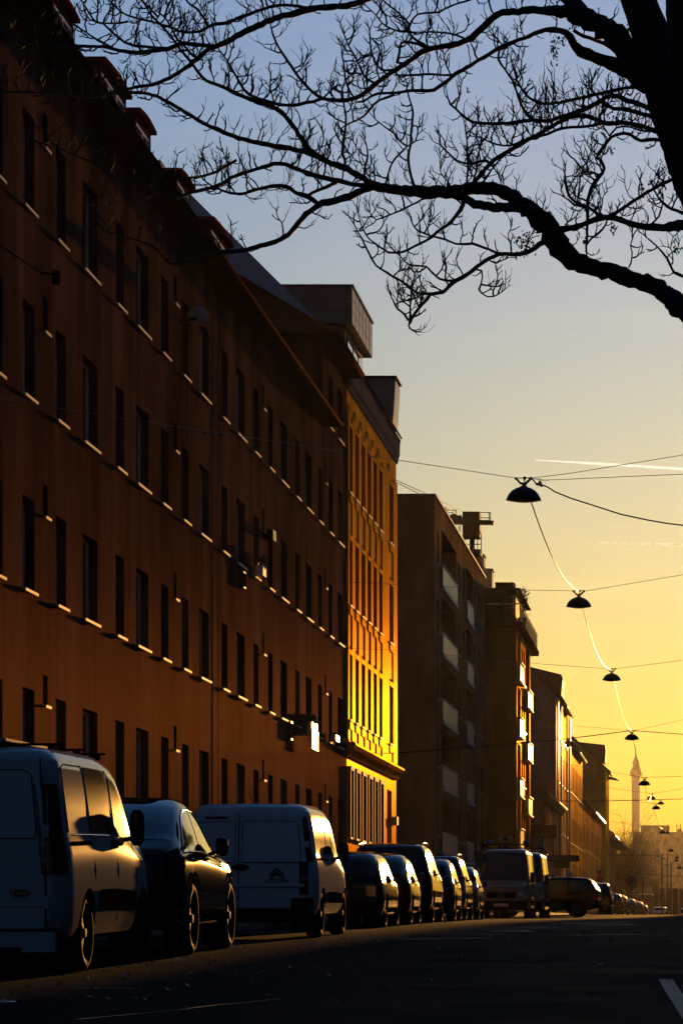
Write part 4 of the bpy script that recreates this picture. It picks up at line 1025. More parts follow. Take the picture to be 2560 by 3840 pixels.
class Car:
    """a body lofted along y (0 = rear bumper, forward +y), x to the right, z up from the road"""
    def __init__(s, L, W, zt, belt, zb=.22, tum=.22, R=.32, wr=.8, wf=3.5, lean=0.0, round_r=.10, round_f=.22, bulge=1.0, zw=None, axle=None):
        s.L, s.W, s.zt, s.belt, s.zb, s.tum, s.R, s.wr, s.wf, s.lean = L, W/2, zt, belt, zb, tum, R, wr, wf, lean
        s.rr, s.rf = round_r, round_f
    def plan(s, y):
        w = 1.0
        if y < s.rr*3:
            t = 1 - y/(s.rr*3); w *= 1 - .13*t**2.6
        if y > s.L - s.rf*4:
            t = (y-(s.L-s.rf*4))/(s.rf*4); w *= 1 - .22*t**2.2
        return s.W*w
    def sec(s, y):
        W = s.plan(y); zt = curve(s.zt, y); zb = s.zb + .10*max(0, 1-y/.35) + .06*max(0, 1-(s.L-y)/.5)
        be = min(curve(s.belt, y), zt-.04); h = be-zb
        p = [(0, zb), (.5*W, zb), (.84*W, zb+.01), (.94*W, zb+.05), (.972*W, zb+.14), (.99*W, zb+.3*h), (W, zb+.5*h), (.997*W, zb+.68*h), (.982*W, zb+.86*h), (.955*W, be)]
        gh = zt-be; rc = min(.13, gh*.55)
        x0 = .945*W
        for t in (.15, .4, .65, .85): 
            z = be + (gh-rc)*t; p.append((x0 - s.tum*(z-be) - .03*t*t*min(1, gh*3), z))
        z = be + (gh-rc); xr = x0 - s.tum*(z-be) - .035*min(1, gh*3)
        p += [(xr, z), (xr-.3*rc, z+.45*rc), (xr-.75*rc, z+.78*rc), (xr-1.5*rc-.03, z+.93*rc), (xr*.5, zt-.012), (0, zt)]
        return p
    def surf(s, y, i, side=1, off=0.0):
        p = s.sec(y); k = max(0, min(len(p)-2, int(i))); t = i-k
        x = p[k][0]*(1-t)+p[k+1][0]*t; z = p[k][1]*(1-t)+p[k+1][1]*t
        dx, dz = p[k+1][0]-p[k][0], p[k+1][1]-p[k][1]; l = math.hypot(dx, dz) or 1
        nx, nz = dz/l, -dx/l
        if i > 14: nx, nz = (dz/l, -dx/l)
        yy = y + s.ly(y, z)
        # slope of the top line adds a push along y
        x += nx*off; z += nz*off
        sl = (curve(s.zt, y+.02)-curve(s.zt, y-.02))/.04
        if i > 12.5: yy -= sl*off*.8/math.hypot(1, sl); 
        return Vector((x*side, yy, z))
    def ly(s, y, z):
        if not s.lean: return 0
        return s.lean*max(0, z-.85)**1.5*max(0, 1-y/1.2)
    def stations(s):
        ys = {0, .02, .05, .1, .16, .25, .35, s.L-.02, s.L-.06, s.L-.12, s.L-.2, s.L-.3, s.L}
        n = int(s.L/.13)
        for k in range(n): ys.add(.35 + (s.L-.65)*k/n)
        return sorted(ys)
    def body(s, wells=True):
        m = MB(); ys = s.stations(); rows = []
        N = len(s.sec(1))
        for y in ys:
            r = [s.surf(y, i, 1) for i in range(N)] + [s.surf(y, i, -1) for i in range(N-2, 0, -1)]
            rows.append(r)
        k = len(rows[0]); base = 0
        for r in rows: m.v += [tuple(v) for v in r]
        for i in range(len(rows)-1):
            for j in range(k):
                a = i*k+j; b = i*k+(j+1) % k; m.f.append((a, b, b+k, a+k)); m.m.append(0)
        m.f.append(tuple(reversed(range(k)))); m.m.append(0)
        e = (len(rows)-1)*k; m.f.append(tuple(e+j for j in range(k))); m.m.append(0)
        return m
    def patch(s, fy, i0, i1, side, off, n=10, k=5):
        """fy(u) -> y for u 0..1 (or (y0,y1)); i0,i1 numbers or functions of y"""
        g = []
        for a in range(n+1):
            y = fy[0] + (fy[1]-fy[0])*a/n
            lo = i0(y) if callable(i0) else i0; hi = i1(y) if callable(i1) else i1
            g.append([s.surf(y, lo+(hi-lo)*b/k, side, off) for b in range(k+1)])
        return g
def idx_of_z(c, y, z):
    p = c.sec(y)
    for i in range(6, len(p)-1):
        if p[i][1] <= z <= p[i+1][1] and p[i+1][1] > p[i][1]: return i + (z-p[i][1])/(p[i+1][1]-p[i][1])
    return 14.0
CUT = []
def finish_body(c, root, paint, name='body'):
    m = c.body(); me = m.mesh(name, [paint, plas_m])
    ob = bpy.data.objects.new(name, me); COL.objects.link(ob)
    cu = MB()
    for yw in (c.wr, c.wf):
        for sd_ in (1, -1):
            x1 = c.W + .1; x0 = c.W - .30
            base = len(cu.v); n = 28
            for xx in (x0, x1):
                for j in range(n):
                    a = 2*math.pi*j/n; cu.v.append((xx*sd_, yw+(c.R+.055)*math.cos(a), c.R+(c.R+.055)*math.sin(a)))
            for j in range(n):
                cu.f.append((base+j, base+(j+1) % n, base+n+(j+1) % n, base+n+j)); cu.m.append(0)
            cu.f.append(tuple(base+j for j in reversed(range(n)))); cu.m.append(0); cu.f.append(tuple(base+n+j for j in range(n))); cu.m.append(0)
    cme = cu.mesh('cut', plas_m); cob = bpy.data.objects.new('cut', cme); COL.objects.link(cob)
    md = ob.modifiers.new('b', 'BOOLEAN'); md.operation = 'DIFFERENCE'; md.object = cob; md.solver = 'EXACT'
    try: md.material_mode = 'TRANSFER'
    except Exception: pass
    dg = bpy.context.evaluated_depsgraph_get(); dg.update()
    nm = bpy.data.meshes.new_from_object(ob.evaluated_get(dg))
    ob.modifiers.clear(); ob.data = nm; bpy.data.objects.remove(cob)
    nm.polygons.foreach_set('use_smooth', [True]*len(nm.polygons)); sharp_by_angle(nm, 38)
    ob.parent = root
    return ob
def part(m, name, mt, parent, smooth=False, angle=None, fix=True):
    me = m.mesh(name, mt, (0, 0, 0), smooth, fix)
    if angle: 
        me.polygons.foreach_set('use_smooth', [True]*len(me.polygons)); sharp_by_angle(me, angle)
    ob = bpy.data.objects.new(name, me); COL.objects.link(ob); ob.parent = parent
    return ob
WM = {}
def wheel_meshes(R, wd, dark, spokes):
    key = (round(R, 2), wd, dark, spokes)
    if key in WM: return WM[key]
    t = MB(); rr = R*.70
    t.lathe([(rr, -wd/2+.01), (R*.86, -wd/2), (R*.965, -wd/2+.02), (R, -wd/2+.05), (R, wd/2-.05), (R*.965, wd/2-.02), (R*.86, wd/2), (rr, wd/2-.01), (rr*.97, 0), (rr, -wd/2+.01)], (0, 0, 0), 'x', 36)
    r = MB(); r.lathe([(rr, wd/2-.012), (rr*.95, wd/2-.03), (rr*.9, wd/2-.09), (rr*.4, wd/2-.10), (0, wd/2-.10)], (0, 0, 0), 'x', 30)
    r.lathe([(rr*.22, wd/2-.03), (rr*.17, wd/2-.015), (0, wd/2-.013)], (0, 0, 0), 'x', 16)
    r.lathe([(0, -wd/2+.05), (rr*.96, -wd/2+.05), (rr, -wd/2+.012)], (0, 0, 0), 'x', 30)
    for k in range(spokes):
        a = 2*math.pi*k/spokes
        for d in (-.11, .11):
            r.tube([(wd/2-.035, rr*.16*math.cos(a), rr*.16*math.sin(a)), (wd/2-.03, rr*.93*math.cos(a+d), rr*.93*math.sin(a+d))], .014, 5)
    WM[key] = (r.mesh('wheel', rimd_m if dark else rim_m, smooth=False), t.mesh('tyre', tyre_m, smooth=True))
    return WM[key]
def wheels(c, root, wd=.22, dark=False, spokes=5, steer=0, inset=.02):
    r, t = wheel_meshes(c.R, wd, dark, spokes)
    for yw in (c.wr, c.wf):
        for sd_ in (1, -1):
            o = bpy.data.objects.new('wheel', r); COL.objects.link(o); o.parent = root
            o.location = (sd_*(c.W-wd/2-inset), yw, c.R); o.rotation_euler = (0, 0, (0 if sd_ > 0 else math.pi) + (steer if yw == c.wf else 0))
            q = bpy.data.objects.new('tyre', t); COL.objects.link(q); q.parent = o
def place(name, c, right, Y0, lb, cat, group=None, yaw=0, z=None):
    if yaw == 0 and Y0 < 100: yaw = .021
    X = right - c.W
    sl = (gz(Y0+c.L)-gz(Y0))/c.L if abs(yaw) < .1 else 0
    t = thing(name, (X, Y0, gz(Y0) if z is None else z), lb, cat, group)
    t.rotation_euler = (math.atan(sl), 0, yaw)
    del t['_org']
    return t
def line_on(c, pts, side, r, m, off=.0):
    """a thin tube along surface points (y, i)"""
    m.tube([c.surf(y, i, side, off) for (y, i) in pts], r, 4)
def mirror_part(c, root, y, z, side, mt, s=1.0, tall=1.0):
    x = c.surf(y, 9.5, 1)[0]
    m = MB(); m.tube([(side*(x-.02), y, z-.02), (side*(x+.05), y-.01, z)], .022*s, 6)
    n = 10; prof = []
    w_, h_ = .125*s, .095*s*tall
    for k in range(n):
        a = 2*math.pi*k/n; prof.append((math.copysign(abs(math.cos(a))**.6, math.cos(a))*w_/2, math.copysign(abs(math.sin(a))**.6, math.sin(a))*h_))
    cx = side*(x+.03+w_/2)
    rings = [(0.0, .92), (.02, 1.0), (.06, .95), (.10, .6), (.115, .25)]
    base = len(m.v)
    for (dy, f) in rings:
        for p in prof: m.v.append((cx+p[0]*f, y-.03+dy, z+.06*tall+p[1]*f))
    for i in range(len(rings)-1):
        for j in range(n):
            a = base+i*n+j; b = base+i*n+(j+1) % n; m.f.append((a, b, b+n, a+n)); m.m.append(0)
    e = base+(len(rings)-1)*n; m.f.append(tuple(e+j for j in range(n))); m.m.append(0)
    o = part(m, 'side_mirror', mt, root, angle=40)
    g = MB(); g.poly([(cx+p[0]*.9, y-.031, z+.06*tall+p[1]*.9) for p in prof]); part(g, 'mirror_glass', cglass, o, fix=False)

def std_glass(c, root, rear, front, side_, top_i=(13.4, 14.0), gm=None, rear_i=14.6, pillars=()):
    """rear window, windscreen and side windows of an ordinary car; side_ = list of (y0, y1, kind)"""
    gm = gm or cglass
    if rear:
        m = MB(); 
        for sd_ in (1, -1): m.grid(c.patch(rear, lambda y: rear_i+.6, 19, sd_, .006, 8, 6))
        part(m, 'rear_window', gm, root, smooth=True)
    if front:
        m = MB()
        for sd_ in (1, -1): m.grid(c.patch(front, lambda y: 15.4, 19, sd_, .006, 8, 6))
        part(m, 'windscreen', gm, root, smooth=True)
    for sd_ in (1, -1):
        for (y0, y1, *q) in side_:
            lo = lambda y: 9.5
            def hi(y, q=q):
                return 13.9
            m = MB(); m.grid(c.patch((y0, y1), lo, hi, sd_, .006, 8, 5)); part(m, 'side_window', gm, root, smooth=True)
def tail(c, root, y, i0, i1, wrap, h_in, zc):
    """tail lamps: side wrap plus rear face block"""
    for sd_ in (1, -1):
        m = MB(); m.grid(c.patch((.0, wrap), i0, i1, sd_, .010, 5, 4))
        p0 = c.surf(0, i0, 1); p1 = c.surf(0, i1, 1); x1 = min(p0.x, p1.x)
        m.grid([[(sd_*(x1+.012), -.012+c.ly(0, p0.z), p0.z), (sd_*(x1-h_in), -.014+c.ly(0, p0.z), p0.z)], [(sd_*(x1+.012), -.012+c.ly(0, p1.z), p1.z), (sd_*(x1-h_in), -.014+c.ly(0, p1.z), p1.z)]])
        part(m, 'tail_lamp', redl, root)
def hatch(name, lb, cat, col, right, Y0, L=4.1, W=1.76, H=1.48, kind='hatch', rails=False, group='cars parked along the left kerb', yaw=0, pname=None, gm=None, R=None, facing=1, x=None, detail=True, z=None):
    R = R or (.31 if H < 1.55 else .35)
    k = H/1.48
    if kind == 'hatch': zt = [(0, .80), (.04, .92), (.12, .98*k), (.55, 1.32*k), (.85, 1.43*k), (1.5, 1.48*k), (2.1, 1.47*k), (2.55, 1.36*k), (L-.95, .98*k), (L-.5, .90*k), (L-.1, .74*k), (L, .55)]; rw = (.17, .72); fw = (2.55, L-1.02); sw = [(.62, .98), (1.03, 1.78), (1.83, 2.72)]
    elif kind == 'wagon': zt = [(0, .86), (.03, .93), (.08, .99*k), (.40, 1.32*k), (.62, 1.42*k), (1.4, 1.47*k), (2.3, 1.48*k), (2.75, 1.42*k), (L-1.15, .98*k), (L-.5, .88*k), (L-.1, .72*k), (L, .52)]; rw = (.12, .52); fw = (2.85, L-1.2); sw = [(.5, 1.2), (1.25, 2.1), (2.15, 3.0)]
    else: zt = [(0, .86*k), (.03, .96*k), (.08, 1.02*k), (.34, 1.36*k), (.5, 1.43*k), (1.3, 1.48*k), (2.3, 1.48*k), (2.8, 1.41*k), (L-1.15, 1.03*k), (L-.5, .95*k), (L-.1, .78*k), (L, .55)]; rw = (.11, .42); fw = (2.85, L-1.2); sw = [(.5, 1.2), (1.25, 2.1), (2.15, 3.0)]
    belt = [(0, .80*k), (.3, .90*k), (L*.5, .88*k), (L-.9, .84*k), (L, .6)]
    c = Car(L, W, zt, belt, zb=.20 if H < 1.6 else .26, R=R, wr=.82 if L < 4.3 else .95, wf=L-.85)
    t = place(name, c, right, Y0, lb, cat, group, yaw, z)
    if x is not None: t.location.x = x
    pm = paintm(pname or name + str(abs(hash(lb)) % 997), col)
    b = finish_body(c, t, pm)
    std_glass(c, t, rw, fw, sw, gm=gm)
    wheels(c, t, spokes=5 if k < 1.1 else 6)
    tail(c, t, 0, 6.6, 8.9, .16, .16, .8*k)
    m = MB(); m.box(-c.W*.80, c.W*.80, -.035, .0, .28, .50); m.box(-c.W*.5, c.W*.5, -.045, -.036, .36, .44); part(m, 'bumper', plas_m, t)
    m = MB(); m.box(-.26, .26, -.055, -.046, .55*k if kind == 'hatch' else .62*k, .55*k+.11 if kind == 'hatch' else .62*k+.11); part(m, 'number_plate', plate_m, t)
    for sd_ in (1, -1): mirror_part(c, t, L*.66, .93*k, sd_, pm if H < 1.6 else plas_m, .95)
    m = MB()
    for sd_ in (1, -1):
        for yy in (1.25, 2.15):
            p = c.surf(yy+.12, 8.2, sd_, .02); m.box(min(p.x, p.x+.02*sd_), max(p.x, p.x+.02*sd_), p.y-.09, p.y+.09, p.z-.012, p.z+.012)
    part(m, 'door_handles', chrome if detail else pm, t)
    m = MB()
    for sd_ in (1, -1):
        for yy in (1.22, 2.12, 3.05): line_on(c, [(yy, 4.5), (yy, 6), (yy, 8), (yy, 9.3)], sd_, .004, m, .001)
        m.grid(c.patch((c.wr+c.R+.1, c.wf-c.R-.1), 3.4, 4.6, sd_, .012, 6, 3))
    part(m, 'sill_trim', plas_m, t)
    if rails:
        for sd_ in (1, -1):
            m = MB(); pts = [c.surf(yy, 15.6, sd_, dz) for yy, dz in ((.55, .01), (.65, .055), (1.2, .06), (2.0, .06), (2.5, .05), (2.62, .01))]; m.tube(pts, .016, 6); part(m, 'roof_rail', chrome, t, smooth=True)
    if H > 1.44 and not rails:
        m = MB(); p = c.surf(.8, 19, 1); m.tube([p, p+Vector((0, -.16, .17))], [.005, .003], 4); part(m, 'aerial', plas_m, t)
    return t, c

# ---- the white panel van in front
c = Car(4.85, 1.99, [(0, 1.83), (.06, 1.90), (.2, 1.945), (.6, 1.965), (2.2, 1.97), (2.8, 1.94), (3.12, 1.86), (3.85, 1.27), (4.45, 1.10), (4.75, .95), (4.85, .72)],
        [(0, 1.16), (1.0, 1.18), (2.2, 1.20), (3.0, 1.16), (3.8, 1.10), (4.4, 1.0), (4.85, .8)], zb=.27, tum=.09, R=.34, wr=1.02, wf=3.86, lean=.10, round_r=.085)
t = place('panel_van', c, -5.32, 25.0, 'white panel van nearest the camera with tall tail lamps and roof bars', 'van')
wpaint = paintm('white_van', (.50, .51, .55), rough=.35)
body = finish_body(c, t, wpaint)
wheels(c, t, dark=True, spokes=5, steer=-R(12))
# rear doors, each a slightly raised pressed panel
for sd_ in (1, -1):
    m = MB(); g = []
    zs = [.40, .44, .8, 1.1, 1.3, 1.5, 1.7, 1.80, 1.83]
    for z in zs:
        xe = .80 if z < 1.2 else .80 - (z-1.2)*.10
        if z > 1.8: xe -= .02
        g.append([(sd_*(.012 + (xe-.012)*q), -.012 + c.ly(0, z), z) for q in (0, .05, .5, .95, 1)])
    m.grid(g); d_ = part(m, 'rear_door', wpaint, t)
    m = MB(); lo, hi = 1.16, 1.74
    pts = [(.10, hi), (.60, hi-.0), (.68, hi-.03), (.735, lo+.06), (.72, lo), (.10, lo)]
    pts = [(sd_*p[0], -.02+c.ly(0, p[1]), p[1]) for p in pts]; m.poly(pts); part(m, 'door_panel', wpaint, d_, fix=False)
    m = MB(); m.tube(pts + [pts[0]], .006, 4, cap=False); part(m, 'panel_groove', plas_m, d_)
    for z in (.62, 1.22):
        m = MB(); m.box(min(sd_*.79, sd_*.84), max(sd_*.79, sd_*.84), -.035+c.ly(0, z), .01+c.ly(0, z), z-.05, z+.05); part(m, 'hinge', wpaint, d_)
m = MB(); m.tube([(0, -.014+c.ly(0, z), z) for z in (.4, .8, 1.2, 1.5, 1.82)], .006, 4)
for sd_ in (1, -1): m.tube([(sd_*(.815 - max(0, z-1.2)*.10), -.010+c.ly(0, z), z) for z in (.38, .8, 1.2, 1.5, 1.84)], .006, 4)
m.tube([(-.8, -.012, .385), (.8, -.012, .385)], .007, 4); part(m, 'door_gap', plas_m, t)
m = MB(); m.box(-.78, .78, -.03, -.013, .585, .60); part(m, 'door_crease', wpaint, t)
m = MB(); m.prism([(-.10, .36), (-.10, .28), (0.3, .26), (.3, .5), (.02, .5), (-.02, .44)], -.88, .88, 'x') if False else m.box(-.86, .86, -.07, .02, .24, .365); m.box(.62, .90, -.075, .02, .20, .37); m.box(-.90, -.62, -.075, .02, .20, .37); part(m, 'rear_bumper', wpaint, t)
m = MB(); m.box(-.9, .9, -.02, .3, .14, .235); part(m, 'under_tray', plas_m, t)
for sd_ in (1, -1):
    m = MB(); m.grid(c.patch((.0, .13), lambda y: idx_of_z(c, y, .86), lambda y: idx_of_z(c, y, 1.62), sd_, .012, 4, 14))
    xi = c.surf(0, 8, 1).x
    g = []
    for z in (.86, .95, 1.1, 1.25, 1.4, 1.55, 1.62):
        xo = c.surf(0, idx_of_z(c, 0, z), 1, .012).x; w_ = .075 if z > 1.2 else .10
        g.append([(sd_*xo, -.004+c.ly(0, z), z), (sd_*(xo-w_), -.016+c.ly(0, z), z)])
    m.grid(g); tl_ = part(m, 'tail_lamp', mat('tail_lens_dark', (.035, .006, .006), rough=.12, spec=.7), t)
    m = MB()
    for z in (.98, 1.10, 1.22): 
        xo = c.surf(0, idx_of_z(c, 0, z), 1, .012).x; m.tube([(sd_*(xo-.085), -.02+c.ly(0, z), z-.02), (sd_*(xo-.01), -.010+c.ly(0, z), z+.02)], .005, 4)
    m.tube([(sd_*(c.surf(.0, 8, 1).x-.015), -.012, .9), (sd_*(c.surf(0, 9.5, 1).x+.0), -.008+c.ly(0, 1.55), 1.55)], .006, 4); part(m, 'lamp_bars', clrl, tl_)
# side glass: sliding door window and front door window
for sd_ in (1, -1):
    for (y0, y1, nm, gm_) in ((1.40, 2.42, 'side_window', cglass), (2.60, 3.42, 'door_window', cglass)):
        m = MB(); m.grid(c.patch((y0, y1), 9.4, lambda y: 13.7 if y < 2.9 else 13.7-(y-2.9)*2.4, sd_, .006, 8, 6)); part(m, nm, gm_, t, smooth=True)
    m = MB(); m.grid(c.patch((.35, 1.30), 9.5, 13.5, sd_, -.004, 6, 5)); 
    line_on(c, [(.32, 9.5), (.32, 11), (.34, 13.4), (.5, 13.7), (1.30, 13.7)], sd_, .006, m, .002); line_on(c, [(1.34, 4.2), (1.34, 7), (1.34, 9.4), (1.34, 13.8)], sd_, .006, m, .001); line_on(c, [(2.50, 4.2), (2.50, 7), (2.50, 9.4), (2.50, 13.8)], sd_, .006, m, .001)
    line_on(c, [(3.50, 5), (3.5, 7), (3.48, 9.3)], sd_, .005, m, .001)
    part(m, 'door_gaps', plas_m, t)
    m = MB(); m.grid(c.patch((.30, 1.26), 8.45, 8.75, sd_, .008, 5, 1)); part(m, 'door_rail', plas_m, t)
    m = MB(); 
    for a in (0, 1): line_on(c, [(.5, 9.25), (1.2, 9.2), (2.2, 9.1), (3.0, 8.9)], sd_, .007, m, .004)
    part(m, 'body_crease', wpaint, t)
    m = MB(); m.grid(c.patch((1.48, 3.40), 4.9, 5.9, sd_, .018, 8, 3)); m.grid(c.patch((1.48, 3.40), 5.9, 5.95, sd_, .018, 8, 1)); part(m, 'rubbing_strip', plas_m, t)
    for yy in (2.38, 2.66):
        p = c.surf(yy, 8.6, sd_, .03); m = MB(); m.box(min(p.x, p.x-.03*sd_), max(p.x, p.x-.03*sd_), p.y-.09, p.y+.09, p.z-.018, p.z+.018); part(m, 'door_handle', plas_m, t)
    mirror_part(c, t, 3.22, 1.20, sd_, plas_m, 1.15, 1.6)
m = MB()
for sd_ in (1, -1): m.grid(c.patch((3.16, 3.86), 15.4, 19, sd_, .006, 8, 6))
part(m, 'windscreen', cglass, t, smooth=True)
for yy in (.75, 1.9, 2.9):
    m = MB(); m.box(-.80, .80, yy-.03, yy+.03, 1.975, 1.995)
    for sd_ in (1, -1): m.box(sd_*.72-.03, sd_*.72+.03, yy-.025, yy+.025, 1.93, 1.975)
    part(m, 'roof_bar', plas_m, t)
m = MB(); m.box(-.80, .42, .3, 2.7, 1.997, 2.02); part(m, 'roof_board', wpaint, t)
m = MB(); p = Vector((.3, .35, 1.955)); m.tube([p, p+Vector((0, -.01, .06))], .006, 5); part(m, 'aerial', plas_m, t)
bl = mat('badge_dark', (.03, .035, .045), rough=.25, metal=.3)
m = MB(); m.prism([(.60+.085*math.cos(a*.2618), .70+.034*math.sin(a*.2618)) for a in range(24)], -.026, -.02, 'y'); bd = part(m, 'oval_badge', bl, t)
m = MB(); m.tube([(.60+.080*math.cos(a*.2618), -.028, .70+.030*math.sin(a*.2618)) for a in range(25)], .0025, 4, cap=False); part(m, 'badge_ring', chrome, bd)
text('Ford', .055, chrome, bd, (.60, -.0295, .70), ext=.001, squash=1.15)

# ---- the dark coupe-shaped off-roader
c = Car(4.80, 1.92, [(0, .84), (.03, .98), (.10, 1.10), (.22, 1.15), (.42, 1.24), (.78, 1.44), (1.15, 1.60), (1.55, 1.68), (1.95, 1.68), (2.35, 1.60), (2.75, 1.40), (3.2, 1.15), (3.8, 1.07), (4.5, .94), (4.8, .62)],
        [(0, .95), (.5, 1.06), (1.5, 1.07), (2.4, 1.04), (3.2, 1.0), (4.4, .88), (4.8, .6)], zb=.27, tum=.26, R=.385, wr=.98, wf=3.83, round_r=.16, round_f=.25)
t = place('parked_car', c, -5.27, 30.15, 'glossy dark coupe-shaped off-roader between the two vans', 'car')
dpaint = paintm('night_blue', (.012, .014, .022), metal=.2, rough=.3)
finish_body(c, t, dpaint)
wheels(c, t, wd=.29, dark=True, spokes=7, inset=.0)
m = MB()
for sd_ in (1, -1): m.grid(c.patch((.38, 1.30), 15.6, 19, sd_, .006, 12, 6))
part(m, 'rear_window', cglass, t, smooth=True)
m = MB()
for sd_ in (1, -1): m.grid(c.patch((1.42, 2.25), 16.6, 19, sd_, .006, 8, 4))
part(m, 'roof_glass', cglass, t, smooth=True)
m = MB()
for sd_ in (1, -1): m.grid(c.patch((2.42, 3.16), 15.4, 19, sd_, .006, 8, 6))
part(m, 'windscreen', cglass, t, smooth=True)
for sd_ in (1, -1):
    def top(y): return 9.5 + 4.3*min(1, max(0.0, (y-.55)/.7))**.7 * min(1, max(0, (3.10-y)/.85))
    for (y0, y1, nm) in ((.60, .98, 'quarter_window'), (1.03, 1.76, 'side_window'), (1.82, 2.98, 'side_window')):
        m = MB(); m.grid(c.patch((y0, y1), 9.45, top, sd_, .006, 12, 6)); part(m, nm, cglass, t, smooth=True)
    m = MB(); line_on(c, [(yy, top(yy)+.08) for yy in (.58, .7, .85, 1.0, 1.2, 1.5, 1.8, 2.1, 2.4, 2.7, 3.0)], sd_, .010, m, .006); line_on(c, [(yy, 9.35) for yy in (.58, 1.2, 1.8, 2.4, 3.0)], sd_, .009, m, .006)
    part(m, 'window_trim', chrome, t, smooth=True)
    m = MB(); m.grid(c.patch((.0, .42), 7.9, 8.9, sd_, .012, 6, 3)); xi = c.surf(0, 8, 1).x
    m.grid([[(sd_*(xi+.01), -.010, .74), (sd_*(xi-.30), -.02, .76)], [(sd_*(xi+.01), -.010, .84), (sd_*(xi-.30), -.02, .83)]]); part(m, 'tail_lamp', redl, t)
    m = MB(); x_ = sd_*(xi-.15); m.box(min(x_-.2, x_+.12), max(x_-.2, x_+.12), -.035, -.01, .44, .47); part(m, 'reflector', redl, t)
    m = MB()
    for yw in (c.wr, c.wf):
        n = 22; g = []
        for k in range(n+1):
            a = math.pi*(-.06 + 1.12*k/n); row = []
            for rr_ in (c.R+.055, c.R+.115):
                yy = yw + rr_*math.cos(a); zz = max(.2, c.R + rr_*math.sin(a)); i = idx_of_z(c, max(.01, min(c.L-.01, yy)), zz) if zz > .45 else 5
                xx = c.surf(max(.01, min(c.L-.01, yy)), min(i, 9), 1, .014).x
                row.append((sd_*xx, yy, zz))
            g.append(row)
        m.grid(g)
    part(m, 'arch_trim', plas_m, t)
    m = MB(); m.grid(c.patch((c.wr+c.R+.1, c.wf-c.R-.1), 3.3, 4.7, sd_, .014, 6, 3)); line_on(c, [(1.35, 4.6), (1.25, 7), (1.03, 9.3)], sd_, .004, m, .001); line_on(c, [(1.9, 4.6), (1.8, 9.3)], sd_, .004, m, .001); line_on(c, [(2.95, 4.6), (2.95, 9.0)], sd_, .004, m, .001); part(m, 'sill_trim', plas_m, t)
    m = MB(); line_on(c, [(.3, 8.45), (1.2, 8.5), (2.2, 8.45), (3.4, 8.3)], sd_, .012, m, -.002); part(m, 'body_crease', dpaint, t, smooth=True)
    for yy in (1.3, 2.05):
        p = c.surf(yy, 8.6, sd_, .022); m = MB(); m.box(min(p.x, p.x-.02*sd_), max(p.x, p.x-.02*sd_), p.y-.1, p.y+.1, p.z-.014, p.z+.014); part(m, 'door_handle', dpaint, t)
    mirror_part(c, t, 2.72, 1.10, sd_, dpaint, 1.15, 1.0)
m = MB(); m.tube([(-.55, -.015, .80), (.55, -.015, .80)], .008, 5); part(m, 'chrome_strip', chrome, t)
m = MB(); m.prism([(-.06, .30), (-.06, .62), (.0, .66), (.1, .66), (.1, .3)], -.72, .72, 'x'); part(m, 'bumper', plas_m, t)
m = MB(); m.box(-.26, .26, -.075, -.061, .50, .61); part(m, 'number_plate', plate_m, t)

# ---- the pale delivery van
c = Car(4.80, 1.90, [(0, 1.72), (.05, 1.80), (.16, 1.855), (.5, 1.885), (2.0, 1.90), (2.7, 1.87), (3.05, 1.78), (3.75, 1.25), (4.5, 1.08), (4.72, .92), (4.80, .66)],
        [(0, 1.14), (1.0, 1.15), (2.2, 1.15), (3.0, 1.12), (3.8, 1.06), (4.4, .95), (4.8, .7)], zb=.28, tum=.10, R=.33, wr=.90, wf=4.0, lean=.16, round_r=.10)
t = place('panel_van', c, -5.26, 40.9, 'pale silver delivery van with twin rear doors and double chevron badge', 'van')
spaint = paintm('pale_silver', (.80, .83, .90), metal=.15, rough=.38)
finish_body(c, t, spaint)
wheels(c, t, dark=False, spokes=6)
sx = -.13   # the seam between the unequal doors
for (x0, x1) in ((-.80, sx), (sx, .80)):
    s_ = -1 if x0 < -.5 else 1; xo = x0 if s_ < 0 else x1
    m = MB(); g = []
    for z in (.42, .46, .8, 1.1, 1.3, 1.5, 1.66, 1.71):
        k_ = max(0, z-1.15)*.14*s_; a, b = (x0-k_, x1-.008) if s_ < 0 else (x0+.008, x1-k_)
        g.append([(a+(b-a)*q, -.012+c.ly(0, z), z) for q in (0, .05, .5, .95, 1)])
    m.grid(g); d_ = part(m, 'rear_door', spaint, t)
    a, b = (x0+.06, sx-.05) if s_ < 0 else (sx+.05, x1-.07)
    pts = [(a, 1.62), (b-(.10 if s_ > 0 else 0), 1.62), (b-(.04 if s_ > 0 else 0), 1.57), (b, 1.10), (b-.03, 1.05), (a, 1.05)] if s_ > 0 else [(a+.06, 1.60), (b, 1.62), (b, 1.05), (a, 1.05), (a, 1.12)]
    pts = [(p[0], -.022+c.ly(0, p[1]), p[1]) for p in pts]; m = MB(); m.poly(pts); part(m, 'door_panel', spaint, d_, fix=False)
    m = MB(); m.tube(pts+[pts[0]], .006, 4, cap=False); part(m, 'panel_groove', plas_m, d_)
m = MB(); m.tube([(sx, -.013+c.ly(0, z), z) for z in (.42, .8, 1.2, 1.5, 1.72)], .006, 4); m.tube([(-.8, -.013, .41), (.8, -.013, .41)], .007, 4); part(m, 'door_gap', plas_m, t)
m = MB(); m.prism([(-.02, .70), (-.035, .715), (-.035, .735), (-.02, .75)], -.78, .78, 'x'); part(m, 'door_crease', spaint, t)
m = MB(); m.prism([(sx+.13+ .12*math.cos(a*.5236)-.10, .985+.04*math.sin(a*.5236)) for a in range(12)], -.045, -.012, 'y'); part(m, 'door_handle', plas_m, t)
m = MB(); m.box(-.60, -.28, -.03+c.ly(0, 1.66), -.0+c.ly(0, 1.66), 1.655, 1.685); part(m, 'brake_light', redl, t)
